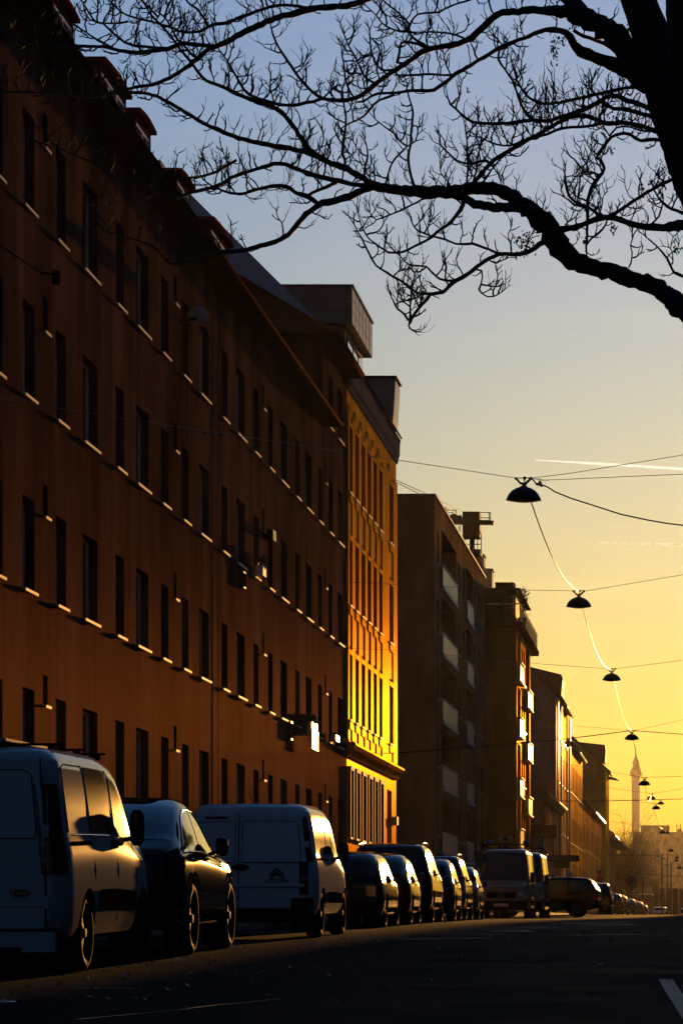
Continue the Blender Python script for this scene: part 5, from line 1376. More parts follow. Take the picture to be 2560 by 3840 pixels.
for sd_ in (1, -1):
    m = MB(); m.grid(c.patch((0, .10), lambda y: idx_of_z(c, y, .60), lambda y: idx_of_z(c, y, 1.06), sd_, .012, 3, 8)); xi = c.surf(0, 8, 1, .01).x
    m.grid([[(sd_*(xi+.01), -.01, z), (sd_*(xi-.11), -.022, z)] for z in (.60, .7, .83, .95, 1.06)]); tl_ = part(m, 'tail_lamp', redl, t)
    m = MB(); m.grid([[(sd_*(xi-.005), -.020, z), (sd_*(xi-.10), -.026, z)] for z in (.80, .87)]); part(m, 'reversing_lamp', clrl, tl_)
    for z in (.50, 1.30):
        m = MB(); x_ = sd_*.80; m.box(x_-.04, x_+.04, -.05+c.ly(0, z), .0+c.ly(0, z), z-.045, z+.045); part(m, 'hinge', spaint, t)
    for (y0, y1, nm) in ((.35, 1.75, 'side_window'), (1.85, 2.52, 'side_window'), (2.62, 3.32, 'door_window')):
        m = MB(); m.grid(c.patch((y0, y1), 9.4, lambda y: 13.6 if y < 2.85 else 13.6-(y-2.85)*2.4, sd_, .006, 8, 6)); part(m, nm, cglass, t, smooth=True)
    m = MB(); line_on(c, [(1.85, 4.3), (1.85, 9.3), (1.85, 13.8)], sd_, .006, m, .001); line_on(c, [(2.57, 4.3), (2.57, 9.3), (2.57, 13.8)], sd_, .006, m, .001); m.grid(c.patch((.4, 1.8), 8.5, 8.75, sd_, .008, 5, 1)); part(m, 'door_gaps', plas_m, t)
    m = MB(); m.grid(c.patch((1.4, 3.5), 4.6, 5.6, sd_, .018, 8, 3)); part(m, 'rubbing_strip', plas_m, t)
    for yy in (2.42, 2.7):
        p = c.surf(yy, 8.7, sd_, .03); m = MB(); m.box(min(p.x, p.x-.03*sd_), max(p.x, p.x-.03*sd_), p.y-.09, p.y+.09, p.z-.018, p.z+.018); part(m, 'door_handle', plas_m, t)
    mirror_part(c, t, 3.25, 1.16, sd_, plas_m, 1.2, 1.3)
m = MB(); m.box(-.86, .86, -.09, .02, .22, .42); m.box(.60, .90, -.07, .02, .42, .56); m.box(-.90, -.60, -.07, .02, .42, .56); part(m, 'rear_bumper', plas_m, t)
m = MB(); m.box(.30, .45, -.10, -.091, .30, .34); m.box(-.45, -.30, -.10, -.091, .30, .34); part(m, 'reflector', redl, t)
m = MB(); m.prism([(-.62, .52), (-.19, .52), (-.19, .70), (-.23, .74), (-.58, .74), (-.62, .70)], -.03, -.014, 'y'); pr = part(m, 'plate_recess', plas_m, t)
m = MB(); m.box(-.58, -.24, -.038, -.031, .56, .67); part(m, 'number_plate', plate_m, pr)
m = MB(); bx, bz = .40, .93
for dz in (0, -.055):
    m.prism([(bx-.10, bz-.035+dz), (bx, bz+.045+dz), (bx+.10, bz-.035+dz), (bx+.10, bz-.062+dz), (bx, bz+.015+dz), (bx-.10, bz-.062+dz)], -.034, -.02, 'y')
part(m, 'chevron_badge', mat('badge_dark', (.03, .035, .045)), t)
text('CITRO\u00cbN', .062, mat('badge_dark', (.03, .035, .045)), t, (bx, -.022, .80), ext=.003, name='wordmark', squash=1.25)
m = MB()
for sd_ in (1, -1): m.grid(c.patch((3.1, 3.76), 15.4, 19, sd_, .006, 8, 6))
part(m, 'windscreen', cglass, t, smooth=True)
m = MB(); p = c.surf(.35, 19, 1); m.tube([p, p+Vector((-.04, 0, .17))], [.006, .004], 5); part(m, 'aerial', plas_m, t)

# ---- the sparkling row
hatch('parked_car', 'black estate car directly behind the pale delivery van in the row', 'car', (.015, .015, .018), -5.85, 55.05, 4.6, 1.80, 1.46, 'wagon', pname='black')
hatch('parked_car', 'small wine-dark hatchback with only its right edge glinting, after the black estate', 'car', (.05, .02, .022), -5.85, 60.2, 4.0, 1.70, 1.49, 'hatch', pname='wine')
hatch('parked_car', 'tall black off-roader with silver roof rails in the glinting row', 'car', (.010, .010, .012), -5.86, 65.2, 4.8, 1.9, 1.80, 'suv', rails=True, pname='jet')
hatch('parked_car', 'grey hatchback just beyond the tall off-roader with rails', 'car', (.06, .06, .07), -5.85, 71.2, 4.0, 1.72, 1.56, 'hatch', pname='grey')
hatch('parked_car', 'brown-grey off-roader with low roof rails, last but one of the glinting row', 'car', (.05, .045, .05), -5.95, 75.8, 4.55, 1.84, 1.72, 'suv', rails=True, pname='stone')
hatch('parked_car', 'silver hatchback ending the glinting row before the first ambulance', 'car', (.16, .16, .18), -6.0, 81.1, 4.0, 1.72, 1.51, 'hatch', pname='silver')
hatch('parked_car', 'dark car beyond the crossing taxi, half hidden by it', 'car', (.015, .016, .02), -4.35, 150, 4.6, 1.85, 1.65, 'suv', pname='ink')
hatch('parked_car', 'small dark car with a bright red lamp glint in the far row', 'car', (.03, .02, .02), -5.0, 198, 4.2, 1.76, 1.5, 'hatch', pname='umber')
hatch('parked_car', 'pale-roofed car in the far row beside the small dark one', 'car', (.10, .11, .13), -4.95, 212, 4.4, 1.76, 1.45, 'wagon', pname='slate')
hatch('parked_car', 'blue-grey car, last but one of the far row', 'car', (.04, .05, .07), -5.0, 241, 4.2, 1.76, 1.46, 'hatch', pname='steel')
hatch('parked_car', 'last car of the far row under the round sign', 'car', (.03, .03, .035), -4.9, 270, 4.2, 1.76, 1.46, 'hatch', pname='coal')
hatch('car', 'dark car with a red tail lamp past the end of the far row', 'car', (.03, .02, .02), -5.3, 318, 4.2, 1.76, 1.46, 'hatch', pname='umber')
hatch('car', 'white car low in the haze before the brown wall', 'car', (.6, .6, .6), -3.5, 345, 4.3, 1.8, 1.42, 'wagon', pname='white')
hatch('car', 'blue-grey car cut by the right edge of the frame', 'car', (.08, .10, .14), -.6, 372, 4.3, 1.8, 1.5, 'hatch', pname='bluegrey')
# the taxi standing across the street mouth, rear end towards the road centre
gg = mat('green_glass_lit_through', (.05, .16, .03), rough=.12, spec=.6)  # green glass; the sky light showing through it is put into the base colour
tx, c = hatch('taxi', 'black people carrier standing crosswise with green windows and a roof sign', 'taxi', (.010, .010, .012), -4.05, 123.0, 4.7, 1.82, 1.68, 'suv', yaw=R(86), pname='jet', gm=gg, x=-4.1, group=None, z=gz(123)+.0)
tx.location.y = 123.9
m = MB(); m.prism([(-.22, 0), (-.19, .16), (-.10, .19), (.10, .19), (.19, .16), (.22, 0)], 1.15, 1.38, 'y')
for i_, v in enumerate(m.v): m.v[i_] = (v[0], v[1], v[2]+1.70)
part(m, 'roof_sign', mat('sign_pale', (.6, .55, .4), rough=.4), tx)
# ---- two ambulances facing the camera
def ambulance(X, Yf, lb, H=2.56, bar=True):
    L = 5.9; W = 1.99; k = H/2.56
    c = Car(L, W, [(0, 2.45*k), (.1, 2.52*k), (.6, 2.56*k), (3.6, 2.56*k), (4.2, 2.50*k), (4.55, 2.33*k), (5.20, 1.38), (5.62, 1.18), (5.80, 1.0), (5.9, .70)],
            [(0, 1.3), (3, 1.3), (4.4, 1.26), (5.2, 1.18), (5.6, 1.02), (5.9, .8)], zb=.28, tum=.10, R=.34, wr=1.05, wf=4.85, round_r=.08, round_f=.16)
    t = thing('ambulance', (X, Yf, gz(Yf)), lb, 'ambulance', 'ambulances parked nose to tail'); del t['_org']
    e = t
    # built with the nose at y = 0 facing the camera: rotate by half a turn
    t.rotation_euler = (0, 0, math.pi); t.location.y = Yf + L
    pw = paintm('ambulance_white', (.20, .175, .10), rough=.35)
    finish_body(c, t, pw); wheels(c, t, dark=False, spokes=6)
    m = MB()
    for sd_ in (1, -1): m.grid(c.patch((4.50, 5.22), 15.2, 19, sd_, .008, 10, 6))
    part(m, 'windscreen', cglass, t, smooth=True)
    for sd_ in (1, -1):
        for (y0, y1) in ((4.0, 4.75), (2.4, 3.6)):
            m = MB(); m.grid(c.patch((y0, y1), 9.6, lambda y: 13.2 if y < 4.4 else 13.2-(y-4.4)*4, sd_, .006, 8, 5)); part(m, 'side_window', cglass, t, smooth=True)
        mirror_part(c, t, 4.85, 1.36, sd_, plas_m, 1.3, 1.7)
        m = MB(); m.grid(c.patch((5.55, 5.86), 6.6, 8.8, sd_, .012, 5, 4)); xi = c.surf(5.88, 7, 1).x
        m.grid([[(sd_*(xi), 5.905, .80), (sd_*(xi-.22), 5.912, .78)], [(sd_*xi, 5.86, .98), (sd_*(xi-.16), 5.88, .93)]]); part(m, 'headlight', clrl, t)
        m = MB(); m.grid(c.patch((1.4, 4.3), 5.2, 6.0, sd_, .012, 8, 2)); part(m, 'side_stripe', mat('stripe_red', (.3, .02, .02), rough=.4), t)
    m = MB(); m.box(-.50, .50, 5.90, 5.915, .72, .93); gr = part(m, 'grille', plas_m, t)
    m = MB(); m.tube([(.11*math.cos(a*.2618), 5.925, .82+.11*math.sin(a*.2618)) for a in range(25)], .010, 5, cap=False)
    for a in (90, 210, 330): m.tube([(0, 5.925, .82), (.105*math.cos(R(a)), 5.925, .82+.105*math.sin(R(a)))], [.014, .004], 5)
    part(m, 'star_badge', chrome, gr)
    m = MB(); m.box(-.90, .90, 5.84, 5.96, .30, .62); part(m, 'bumper', plas_m, t)
    m = MB(); m.box(-.26, .26, 5.962, 5.97, .42, .53); part(m, 'number_plate', plate_m, t)
    tx_ = text('AMBULANCE', .15, mat('letters_navy', (.04, .05, .09), rough=.5), t, (0, 5.44, 1.285), rot=(R(28), 0, math.pi), ext=.002)
    m = MB()
    m.box(-.86, .86, 4.00, 4.12, 2.66*k, 2.70*k)
    for sd_ in (1, -1): m.tube([(sd_*.80, .6, 2.66*k), (sd_*.80, 4.1, 2.66*k)], .02, 6); m.tube([(sd_*.80, 4.05, 2.5*k), (sd_*.80, 4.05, 2.78*k)], .03, 6); m.tube([(sd_*.80, .7, 2.5*k), (sd_*.80, .7, 2.66*k)], .02, 6)
    part(m, 'roof_rack', plas_m, t)
    blu = mat('beacon_blue', (.05, .10, .30), rough=.1, spec=.7)
    for x_ in (.55, -.78):
        m = MB(); m.lathe([(.0, .15), (.07, .14), (.11, .09), (.12, 0), (0, 0)], (x_, 4.06, 2.702*k), n=16); part(m, 'beacon', blu, t, smooth=True)
    return t
ambulance(-7.02, 105.7, 'first ambulance, facing the camera with star grille and roof rack')
ambulance(-6.84, 112.4, 'second ambulance, mostly hidden with only its sunlit edge and mirror showing')
# ------------------------------------------------------------------ the bare tree over the street
YT = 24.0
tree = thing('bare_tree', (3.6, YT, gz(YT)), 'big bare street tree whose dark limbs hang over the upper frame', 'tree')
rt = random.Random(41)
DONE = []          # (x, y, depth) of limb points already laid
def depth_at(x, y, dflt=YT):
    best = None
    for (a, b, d) in DONE:
        q = (a-x)**2 + (b-y)**2
        if best is None or q < best[0]: best = (q, d)
    return best[1] if best and best[0] < 70**2 else dflt
def smooth_path(pts, step=16.0):
    """Catmull-Rom resample of (x, y, r) with a little gnarl"""
    out = []
    n = len(pts)
    for i in range(n-1):
        p0 = pts[max(i-1, 0)]; p1 = pts[i]; p2 = pts[i+1]; p3 = pts[min(i+2, n-1)]
        L = math.hypot(p2[0]-p1[0], p2[1]-p1[1]); m = max(1, int(L/step))
        for k in range(m):
            t = k/m; t2, t3 = t*t, t*t*t
            f = lambda a: .5*((2*p1[a]) + (-p0[a]+p2[a])*t + (2*p0[a]-5*p1[a]+4*p2[a]-p3[a])*t2 + (-p0[a]+3*p1[a]-3*p2[a]+p3[a])*t3)
            out.append((f(0), f(1), max(.8, f(2))))
    out.append(pts[-1]); return out
def limb(pts, slope=None, twigs=1.0, sides=8, name='branch', droop=0, start=None, keep=None):
    """pts run from the thick end to the tip"""
    slope = rt.uniform(-.9, .9) if slope is None else slope
    P = smooth_path(pts); d0 = depth_at(P[0][0], P[0][1]) if start is None else start
    s = 0; W = []; RR = []; prev = None; ds = []
    for k, (x, y, r) in enumerate(P):
        if prev: s += math.hypot(x-prev[0], y-prev[1])
        prev = (x, y); d = d0 + slope*s/462 + .06*math.sin(s/60.0)
        j = r*.2
        W.append(at(x + rt.uniform(-j, j), y + rt.uniform(-j, j), d)); RR.append(r*.93*d/F*rt.uniform(.88, 1.12)); ds.append(d)
        DONE.append((x, y, d))
    m = MB(); m.tube(W, RR, sides)
    tw = MB()
    if twigs: sprout(tw, P, ds, twigs, droop)
    ob = m.build(name, bark, tree, smooth=True, fix=False)
    if tw.v: tw.build('twigs', bark, ob, fix=False)
    return ob
def twig(m, p, ang, L, r, d, dep, level=0, up=-1.5708):
    """one knobbly twig curving upward, with side shoots; all in photo units at depth dep"""
    seg = max(3, int(L/11)); x, y = p; pts = [at(x, y, dep)]; rr = [r*dep/F]
    st = L/seg; dd = d
    for k in range(seg):
        ang += (up-ang)*rt.uniform(.10, .26) + rt.gauss(0, .24)
        x += math.cos(ang)*st; y += math.sin(ang)*st; dep += dd*st/462
        f = 1 - .55*(k+1)/seg
        pts.append(at(x, y, dep)); rr.append(r*f*rt.uniform(.85, 1.25)*dep/F)
        if level < 2 and k > 0 and rt.random() < (.62 if level == 0 else .42):
            sg = rt.choice((-1, 1)); a2 = ang + sg*rt.uniform(.35, .8)
            twig(m, (x, y), a2, L*rt.uniform(.28, .55)*(1-.4*k/seg), r*.72, dd + rt.uniform(-.6, .6), dep, level+1, up + sg*.10)
    m.tube(pts, rr, 5 if level == 0 else 4, cap=False)
    if rt.random() < .16 and level < 2:          # a hair-thin last shoot
        q = [pts[-1]]; a = ang
        for k in range(4):
            a += rt.gauss(0, .15) + (up-a)*.2; x += math.cos(a)*12; y += math.sin(a)*12; q.append(at(x, y, dep))
        m.tube(q, [.75*dep/F]*5, 3, cap=False)
def sprout(m, P, ds, dens, droop=0):
    s = 0; nxt = rt.uniform(10, 40)
    for k in range(1, len(P)-1):
        x, y, r = P[k]; s += math.hypot(x-P[k-1][0], y-P[k-1][1])
        if s > nxt:
            nxt = s + rt.uniform(9, 28)/dens*(1 + max(0, r-9)*.22)
            if r > 26: continue
            a0 = math.atan2(P[k+1][1]-P[k-1][1], P[k+1][0]-P[k-1][0])
            sg = 1 if rt.random() < .72 else -1
            # shoots leave on the upper side mostly
            na = a0 + (math.pi/2 if math.sin(a0+math.pi/2) < 0 else -math.pi/2)*sg
            ang = na + rt.uniform(-.5, .5)
            while ang > math.pi: ang -= 2*math.pi
            if ang > math.pi/2: ang -= 2*math.pi
            L = rt.uniform(38, 110)*(1.15 if sg > 0 else .75)
            twig(m, (x, y), ang, L, rt.uniform(2.3, 3.9), rt.uniform(-1, 1), ds[k])
    x, y, r = P[-1]; a0 = math.atan2(y-P[-3][1], x-P[-3][0])
    for q in range(3): 
        if r < 6: twig(m, (x, y), a0 + rt.uniform(-.5, .5), rt.uniform(40, 80), 2.4, rt.uniform(-1, 1), ds[-1], 1)
# trunk: two stems that part high up; the lower trunk stands right of the frame
def stem(pts, name='trunk', slope=0.0, start=YT):
    P = smooth_path(pts, 24); W = []; RR = []
    s = 0
    for k, (x, y, r) in enumerate(P):
        if k: s += math.hypot(x-P[k-1][0], y-P[k-1][1])
        d = start + slope*s/462
        W.append(at(x, y, d)); RR.append(r*d/F*rt.uniform(.97, 1.03)); DONE.append((x, y, d))
    m = MB(); m.tube(W, RR, 14); return m.build(name, bark, tree, smooth=True, fix=False)
ybase = VY - (gz(YT)-.15)/YT*F; xb = VX + 3.6/YT*F
stem([(xb, ybase, 150), (xb-10, ybase-120, 115), (xb-60, 3200, 100), (xb-200, 2700, 96), (3900, 2200, 92), (3500, 1800, 86), (3150, 1500, 78)])
stem([(3150, 1500, 78), (2960, 1250, 82), (2790, 1010, 84), (2668, 800, 92), (2612, 660, 96), (2565, 520, 94), (2520, 380, 96), (2478, 240, 76), (2425, 90, 70), (2370, -60, 62), (2300, -260, 50), (2240, -420, 30)], slope=.1)
stem([(2668, 800, 60), (2630, 640, 76), (2600, 430, 80), (2578, 200, 76), (2558, -60, 66), (2540, -350, 46)], slope=-.4)
# the low limb crossing the whole frame
limb([(3150, 1500, 60), (2900, 1350, 52), (2700, 1240, 47), (2560, 1161, 44), (2500, 1105, 39), (2450, 1070, 36), (2350, 1040, 35), (2246, 1010, 35), (2180, 990, 38), (2124, 962, 42), (2080, 900, 44), (2042, 850, 45), (2000, 805, 40), (1961, 770, 34), (1910, 730, 28), (1851, 708, 26), (1790, 705, 24), (1729, 712, 25), (1668, 720, 24), (1610, 722, 24), (1566, 718, 22), (1500, 712, 20), (1443, 704, 18), (1400, 698, 16), (1362, 690, 15)], slope=.15, twigs=.9, sides=12)
limb([(2150, 965, 22), (2080, 850, 20), (2020, 800, 19), (1960, 785, 19), (1900, 778, 19), (1830, 775, 18), (1780, 765, 17), (1729, 742, 15), (1690, 730, 12)], slope=-.2, twigs=.4)
limb([(1443, 704, 14), (1400, 690, 15), (1362, 668, 14), (1320, 643, 13), (1280, 625, 13), (1244, 614, 12), (1190, 585, 12), (1121, 563, 11), (1048, 551, 10.5), (966, 535, 10), (893, 518, 9.5), (824, 490, 9), (775, 469, 8.5), (722, 437, 8), (680, 412, 7.5), (640, 388, 7), (571, 355, 7), (490, 347, 6.5), (408, 353, 6), (347, 362, 6), (245, 355, 5.5), (122, 345, 5), (0, 347, 4), (-60, 340, 3)], slope=.3, twigs=1.0)
limb([(1215, 598, 11), (1170, 571, 11), (1130, 518, 10), (1089, 461, 10), (1056, 420, 9.5), (1020, 400, 9), (987, 388, 9), (926, 367, 8), (885, 351, 8), (824, 322, 7.5), (775, 302, 7), (742, 269, 6.5), (713, 228, 6), (672, 180, 5.5), (640, 135, 5), (600, 90, 5), (571, 61, 4.5), (550, 30, 4), (520, -30, 3.5)], slope=-.5)
limb([(1400, 702, 13), (1340, 722, 14), (1280, 747, 16), (1252, 752, 17), (1210, 760, 15), (1185, 775, 13), (1162, 792, 12), (1121, 832, 11), (1081, 880, 10.5), (1032, 906, 10), (975, 922, 10), (905, 939, 9), (824, 947, 8.5), (762, 963, 8), (701, 980, 7), (640, 988, 6), (592, 939, 5), (551, 914, 4.5), (500, 898, 4), (461, 886, 4), (388, 861, 3.5), (359, 812, 3), (339, 755, 2.2)], slope=.5, twigs=.65)
limb([(1195, 765, 10), (1150, 737, 10), (1110, 722, 9), (1089, 706, 9), (1048, 696, 8), (1007, 700, 7.5), (950, 715, 7), (900, 728, 6), (850, 720, 5), (800, 700, 4), (770, 680, 3)], slope=-.7, twigs=1.1)
limb([(1368, 695, 10), (1320, 690, 10), (1245, 672, 10), (1211, 665, 9.5), (1170, 655, 9), (1130, 641, 9), (1090, 625, 9), (1048, 612, 9), (1007, 620, 8.5), (965, 632, 8), (925, 645, 8), (890, 658, 8), (864, 669, 8), (835, 688, 9), (790, 705, 8), (721, 722, 7), (680, 735, 6.5), (640, 741, 6), (571, 712, 5.5), (490, 690, 5), (440, 668, 4.5), (408, 649, 4), (347, 608, 4), (306, 592, 3.5), (204, 543, 3.2), (159, 469, 2.4)], slope=.2)
limb([(1150, 737, 7), (1170, 723, 7), (1225, 700, 7), (1262, 684, 7)], slope=.1, twigs=.5)
limb([(885, 600, 6), (820, 640, 6), (760, 660, 5.5), (700, 668, 5), (640, 660, 5), (600, 640, 4), (560, 615, 3)], slope=.4)
# the long upper limb
limb([(2083, 41, 18), (2002, 36, 16), (1940, 44, 14), (1905, 45, 14), (1872, 50, 14), (1845, 70, 13), (1810, 102, 13), (1780, 130, 13), (1749, 151, 13), (1720, 163, 12.5), (1688, 171, 12), (1650, 177, 12), (1606, 184, 12), (1578, 196, 11.5), (1545, 220, 11), (1484, 261, 10.5), (1423, 302, 10), (1390, 330, 10), (1361, 351, 9.5), (1330, 368, 9), (1280, 376, 8.5), (1211, 369, 7.5), (1170, 343, 7), (1130, 302, 6), (1089, 245, 5.5), (1056, 196, 5), (1028, 143, 4), (1015, 94, 3)], start=YT-.3, slope=.2)
limb([(1230, 372, 7), (1203, 371, 7), (1175, 380, 7), (1150, 384, 7), (1120, 392, 7), (1089, 396, 7), (1048, 392, 7), (987, 376, 6.5), (926, 347, 6), (905, 320, 5.5), (885, 286, 5), (852, 229, 4), (820, 184, 3)], slope=-.5)
limb([(2124, 122, 13), (2063, 110, 10), (2030, 116, 9), (2001, 126, 8.5), (1970, 142, 8.5), (1940, 151, 8.5), (1920, 159, 8.5), (1890, 172, 8), (1864, 184, 8), (1810, 216, 8), (1749, 253, 8), (1708, 278, 8), (1680, 300, 7.5), (1647, 322, 7.5), (1627, 339, 7.5), (1600, 341, 7), (1545, 339, 7), (1484, 347, 6), (1414, 351, 5.5), (1380, 368, 5), (1361, 380, 4.5), (1335, 384, 3)], start=YT+.3, slope=-.3, twigs=.75)
limb([(1476, 356, 5.5), (1450, 366, 5.5), (1423, 375, 5), (1400, 392, 5), (1386, 412, 4.8), (1365, 435, 4.5), (1341, 449, 4), (1310, 462, 3.4), (1280, 480, 2.6)], slope=.3, twigs=.35)
limb([(1700, 280, 5), (1650, 281, 5), (1606, 278, 5), (1570, 280, 5), (1545, 282, 4.5), (1500, 282, 4)], slope=-.2, twigs=1.0)
limb([(1566, 716, 7), (1550, 690, 6.5), (1536, 645, 6), (1530, 600, 6), (1532, 570, 5.5), (1538, 547, 5), (1541, 490, 5), (1547, 429, 4.5), (1541, 392, 4), (1529, 351, 3.5)], slope=-.1, twigs=.8)
limb([(1443, 698, 4.5), (1455, 650, 4.5), (1470, 610, 4), (1495, 580, 4), (1525, 548, 4), (1500, 530, 4), (1478, 500, 3.5), (1440, 475, 3), (1405, 445, 2.4)], slope=.4, twigs=.6)
limb([(1370, 690, 5), (1366, 640, 4.5), (1378, 585, 4), (1374, 548, 3)], slope=-.4, twigs=.9)
limb([(1290, 640, 6), (1294, 600, 6), (1284, 575, 6), (1288, 520, 5.5), (1297, 460, 5), (1290, 400, 4), (1282, 330, 3)], slope=.3, twigs=.7)
# upper left limb entering from the top
limb([(1480, -90, 15), (1420, -30, 14), (1370, 0, 13), (1330, 14, 12.5), (1280, 24, 12.5), (1170, 33, 12.5), (1109, 49, 12.5), (1060, 60, 13), (1028, 69, 13), (966, 98, 13), (905, 126, 13), (870, 145, 12), (844, 159, 11.5), (783, 184, 10), (742, 220, 9), (681, 265, 8), (640, 290, 7.5), (600, 308, 7), (571, 318, 7), (510, 326, 6.5), (460, 338, 6), (410, 350, 5)], start=YT-.6, slope=.4)
limb([(800, 175, 9), (742, 168, 9), (681, 163, 9), (640, 182, 9), (571, 192, 9), (510, 197, 8.5), (449, 190, 8), (400, 176, 7), (347, 174, 6.5), (245, 173, 6), (163, 175, 5.5), (120, 168, 5.5), (81, 159, 5), (40, 150, 4.5), (0, 139, 4), (-50, 120, 3)], slope=-.4, twigs=.8)
limb([(420, 180, 5.5), (395, 163, 5), (367, 151, 5), (326, 122, 4), (290, 100, 3.5), (250, 70, 3)], slope=.5, twigs=.8)
limb([(1190, 36, 6), (1121, 24, 6.5), (1090, 20, 6.5), (1048, 20, 7), (987, 33, 7), (945, 50, 7), (905, 63, 7), (844, 86, 7), (795, 94, 6.5), (762, 114, 6), (730, 120, 5.5), (701, 122, 5.5), (670, 115, 5), (640, 102, 5), (600, 90, 4.5), (571, 82, 4.5), (510, 67, 4.5), (469, 53, 4), (440, 30, 4), (410, 0, 3.5), (390, -30, 3)], slope=.5)
limb([(640, 182, 6), (580, 178, 6), (522, 173, 6), (490, 168, 5.5), (469, 159, 5), (428, 126, 5), (400, 100, 4.5), (388, 88, 4.5), (365, 84, 4.5), (350, 72, 4), (326, 33, 3.5), (302, -5, 3)], slope=.4)
limb([(480, 80, 4.5), (449, 86, 4.5), (418, 88, 4), (388, 88, 4), (350, 78, 3.5)], slope=-.2, twigs=1.0)
limb([(742, 222, 6), (715, 200, 6), (690, 170, 5.5), (668, 150, 5), (650, 120, 4.5), (630, 80, 4), (600, 50, 3.5)], slope=.3)
limb([(590, 60, 5), (560, 30, 5), (530, 0, 5), (500, -40, 4)], slope=.3, twigs=1.0)
limb([(780, 94, 5), (760, 60, 4.5), (735, 30, 4.5), (705, 10, 4), (690, -20, 4)], slope=-.3, twigs=1.0)
# the great upper limb and its neighbours at the right
limb([(2500, 330, 46), (2410, 250, 46), (2370, 205, 48), (2328, 165, 48), (2290, 125, 46), (2246, 92, 44), (2205, 68, 42), (2165, 50, 38), (2120, 42, 28), (2083, 41, 22), (2040, 38, 18)], slope=-.2, twigs=0, sides=12)
limb([(2185, 60, 34), (2160, 20, 34), (2120, -20, 30), (2060, -80, 26), (1990, -160, 20), (1900, -230, 12)], slope=.4, twigs=.4)
limb([(2430, 330, 34), (2380, 290, 32), (2345, 262, 29), (2308, 240, 28), (2270, 226, 26), (2226, 216, 24), (2198, 205, 22), (2173, 190, 21), (2155, 165, 19), (2140, 140, 16), (2118, 120, 13), (2063, 110, 10)], slope=.1, twigs=.3)
limb([(2370, 222, 10), (2308, 192, 9), (2280, 172, 9), (2246, 157, 8), (2210, 143, 8), (2185, 135, 7.5), (2148, 114, 7)], slope=.4, twigs=.9)
limb([(2400, 330, 8), (2369, 328, 7.5), (2330, 333, 7), (2287, 343, 7), (2226, 355, 7.5), (2190, 364, 7), (2144, 375, 7), (2100, 384, 7), (2063, 388, 6.5), (2030, 386, 6), (2001, 378, 5.5), (1973, 358, 5), (1950, 325, 4), (1935, 295, 3.5), (1928, 270, 3)], slope=-.4, twigs=1.3)
limb([(2440, 408, 11), (2401, 392, 10), (2348, 376, 10), (2315, 362, 9.5), (2287, 359, 9), (2246, 380, 9), (2206, 404, 9), (2165, 420, 9), (2104, 437, 8.5), (2070, 449, 8), (2042, 453, 8), (1993, 449, 7.5), (1975, 430, 7), (1961, 408, 6.5), (1950, 385, 5.5), (1940, 360, 4.5), (1932, 330, 3.5)], slope=.3, twigs=1.2)
limb([(2002, 450, 8), (1960, 454, 8), (1920, 461, 7.5), (1885, 462, 7), (1851, 465, 7), (1810, 462, 6.5), (1770, 457, 6), (1748, 445, 5.5), (1729, 429, 5), (1708, 408, 4.5), (1688, 392, 4), (1680, 372, 3.2)], slope=-.5, twigs=1.25)
limb([(2460, 492, 11), (2426, 480, 10.5), (2348, 461, 10), (2300, 461, 10), (2267, 461, 10), (2235, 448, 9.5), (2206, 437, 9), (2165, 433, 9), (2134, 440, 9), (2104, 453, 9), (2070, 472, 9), (2042, 490, 9), (1981, 522, 8.5), (1950, 541, 8.5), (1920, 559, 8.5), (1890, 576, 8.5), (1851, 600, 8.5), (1835, 615, 8.5), (1823, 628, 8.5), (1805, 650, 9), (1786, 673, 9), (1765, 700, 10)], slope=.05, twigs=.8)
limb([(2290, 463, 7), (2246, 463, 7), (2225, 470, 6.5), (2206, 474, 6), (2165, 477, 6), (2124, 478, 6), (2080, 490, 6), (2042, 506, 5.5), (1981, 522, 5), (1961, 526, 5), (1920, 543, 4.5), (1880, 545, 4), (1840, 535, 3.4), (1800, 515, 3)], slope=-.4, twigs=.9)
limb([(2460, 440, 11), (2400, 425, 9), (2328, 408, 8.5), (2300, 408, 8), (2287, 402, 7.5), (2263, 384, 7), (2240, 378, 6)], slope=.2, twigs=.8)
limb([(2510, 545, 9), (2479, 527, 8), (2440, 524, 7.5), (2401, 527, 7.5), (2380, 518, 7), (2361, 503, 7), (2335, 500, 7), (2308, 506, 7), (2290, 515, 7), (2275, 531, 7), (2262, 548, 7), (2254, 563, 7.5), (2240, 580, 8), (2236, 593, 7.5), (2250, 600, 7), (2259, 616, 7), (2263, 632, 7.5), (2256, 648, 7.5), (2246, 661, 7.5), (2226, 690, 7.5), (2216, 708, 7.5), (2210, 727, 7.5), (2203, 752, 7), (2201, 780, 6.5), (2200, 815, 6), (2201, 845, 6), (2199, 885, 5.5), (2197, 918, 5), (2196, 945, 5)], slope=-.08, twigs=.7)
limb([(2285, 508, 4), (2310, 480, 4), (2350, 475, 3.5), (2400, 490, 3)], slope=.4, twigs=1.2)
limb([(2700, 880, 34), (2640, 850, 28), (2560, 845, 23), (2512, 853, 19), (2480, 856, 16), (2450, 853, 14.5), (2420, 850, 13.5), (2389, 845, 13), (2360, 836, 12.5), (2328, 824, 12), (2300, 817, 12), (2267, 815, 11.5), (2235, 822, 11), (2206, 832, 11), (2175, 844, 11), (2144, 853, 12), (2104, 861, 14), (2070, 870, 16)], start=YT+.1, slope=.03, twigs=.9)
limb([(2280, 812, 8), (2295, 804, 7.5), (2320, 790, 7), (2348, 771, 7), (2410, 730, 7), (2440, 712, 7), (2471, 694, 7.5), (2520, 673, 8), (2570, 655, 9)], slope=.05, twigs=1.0)
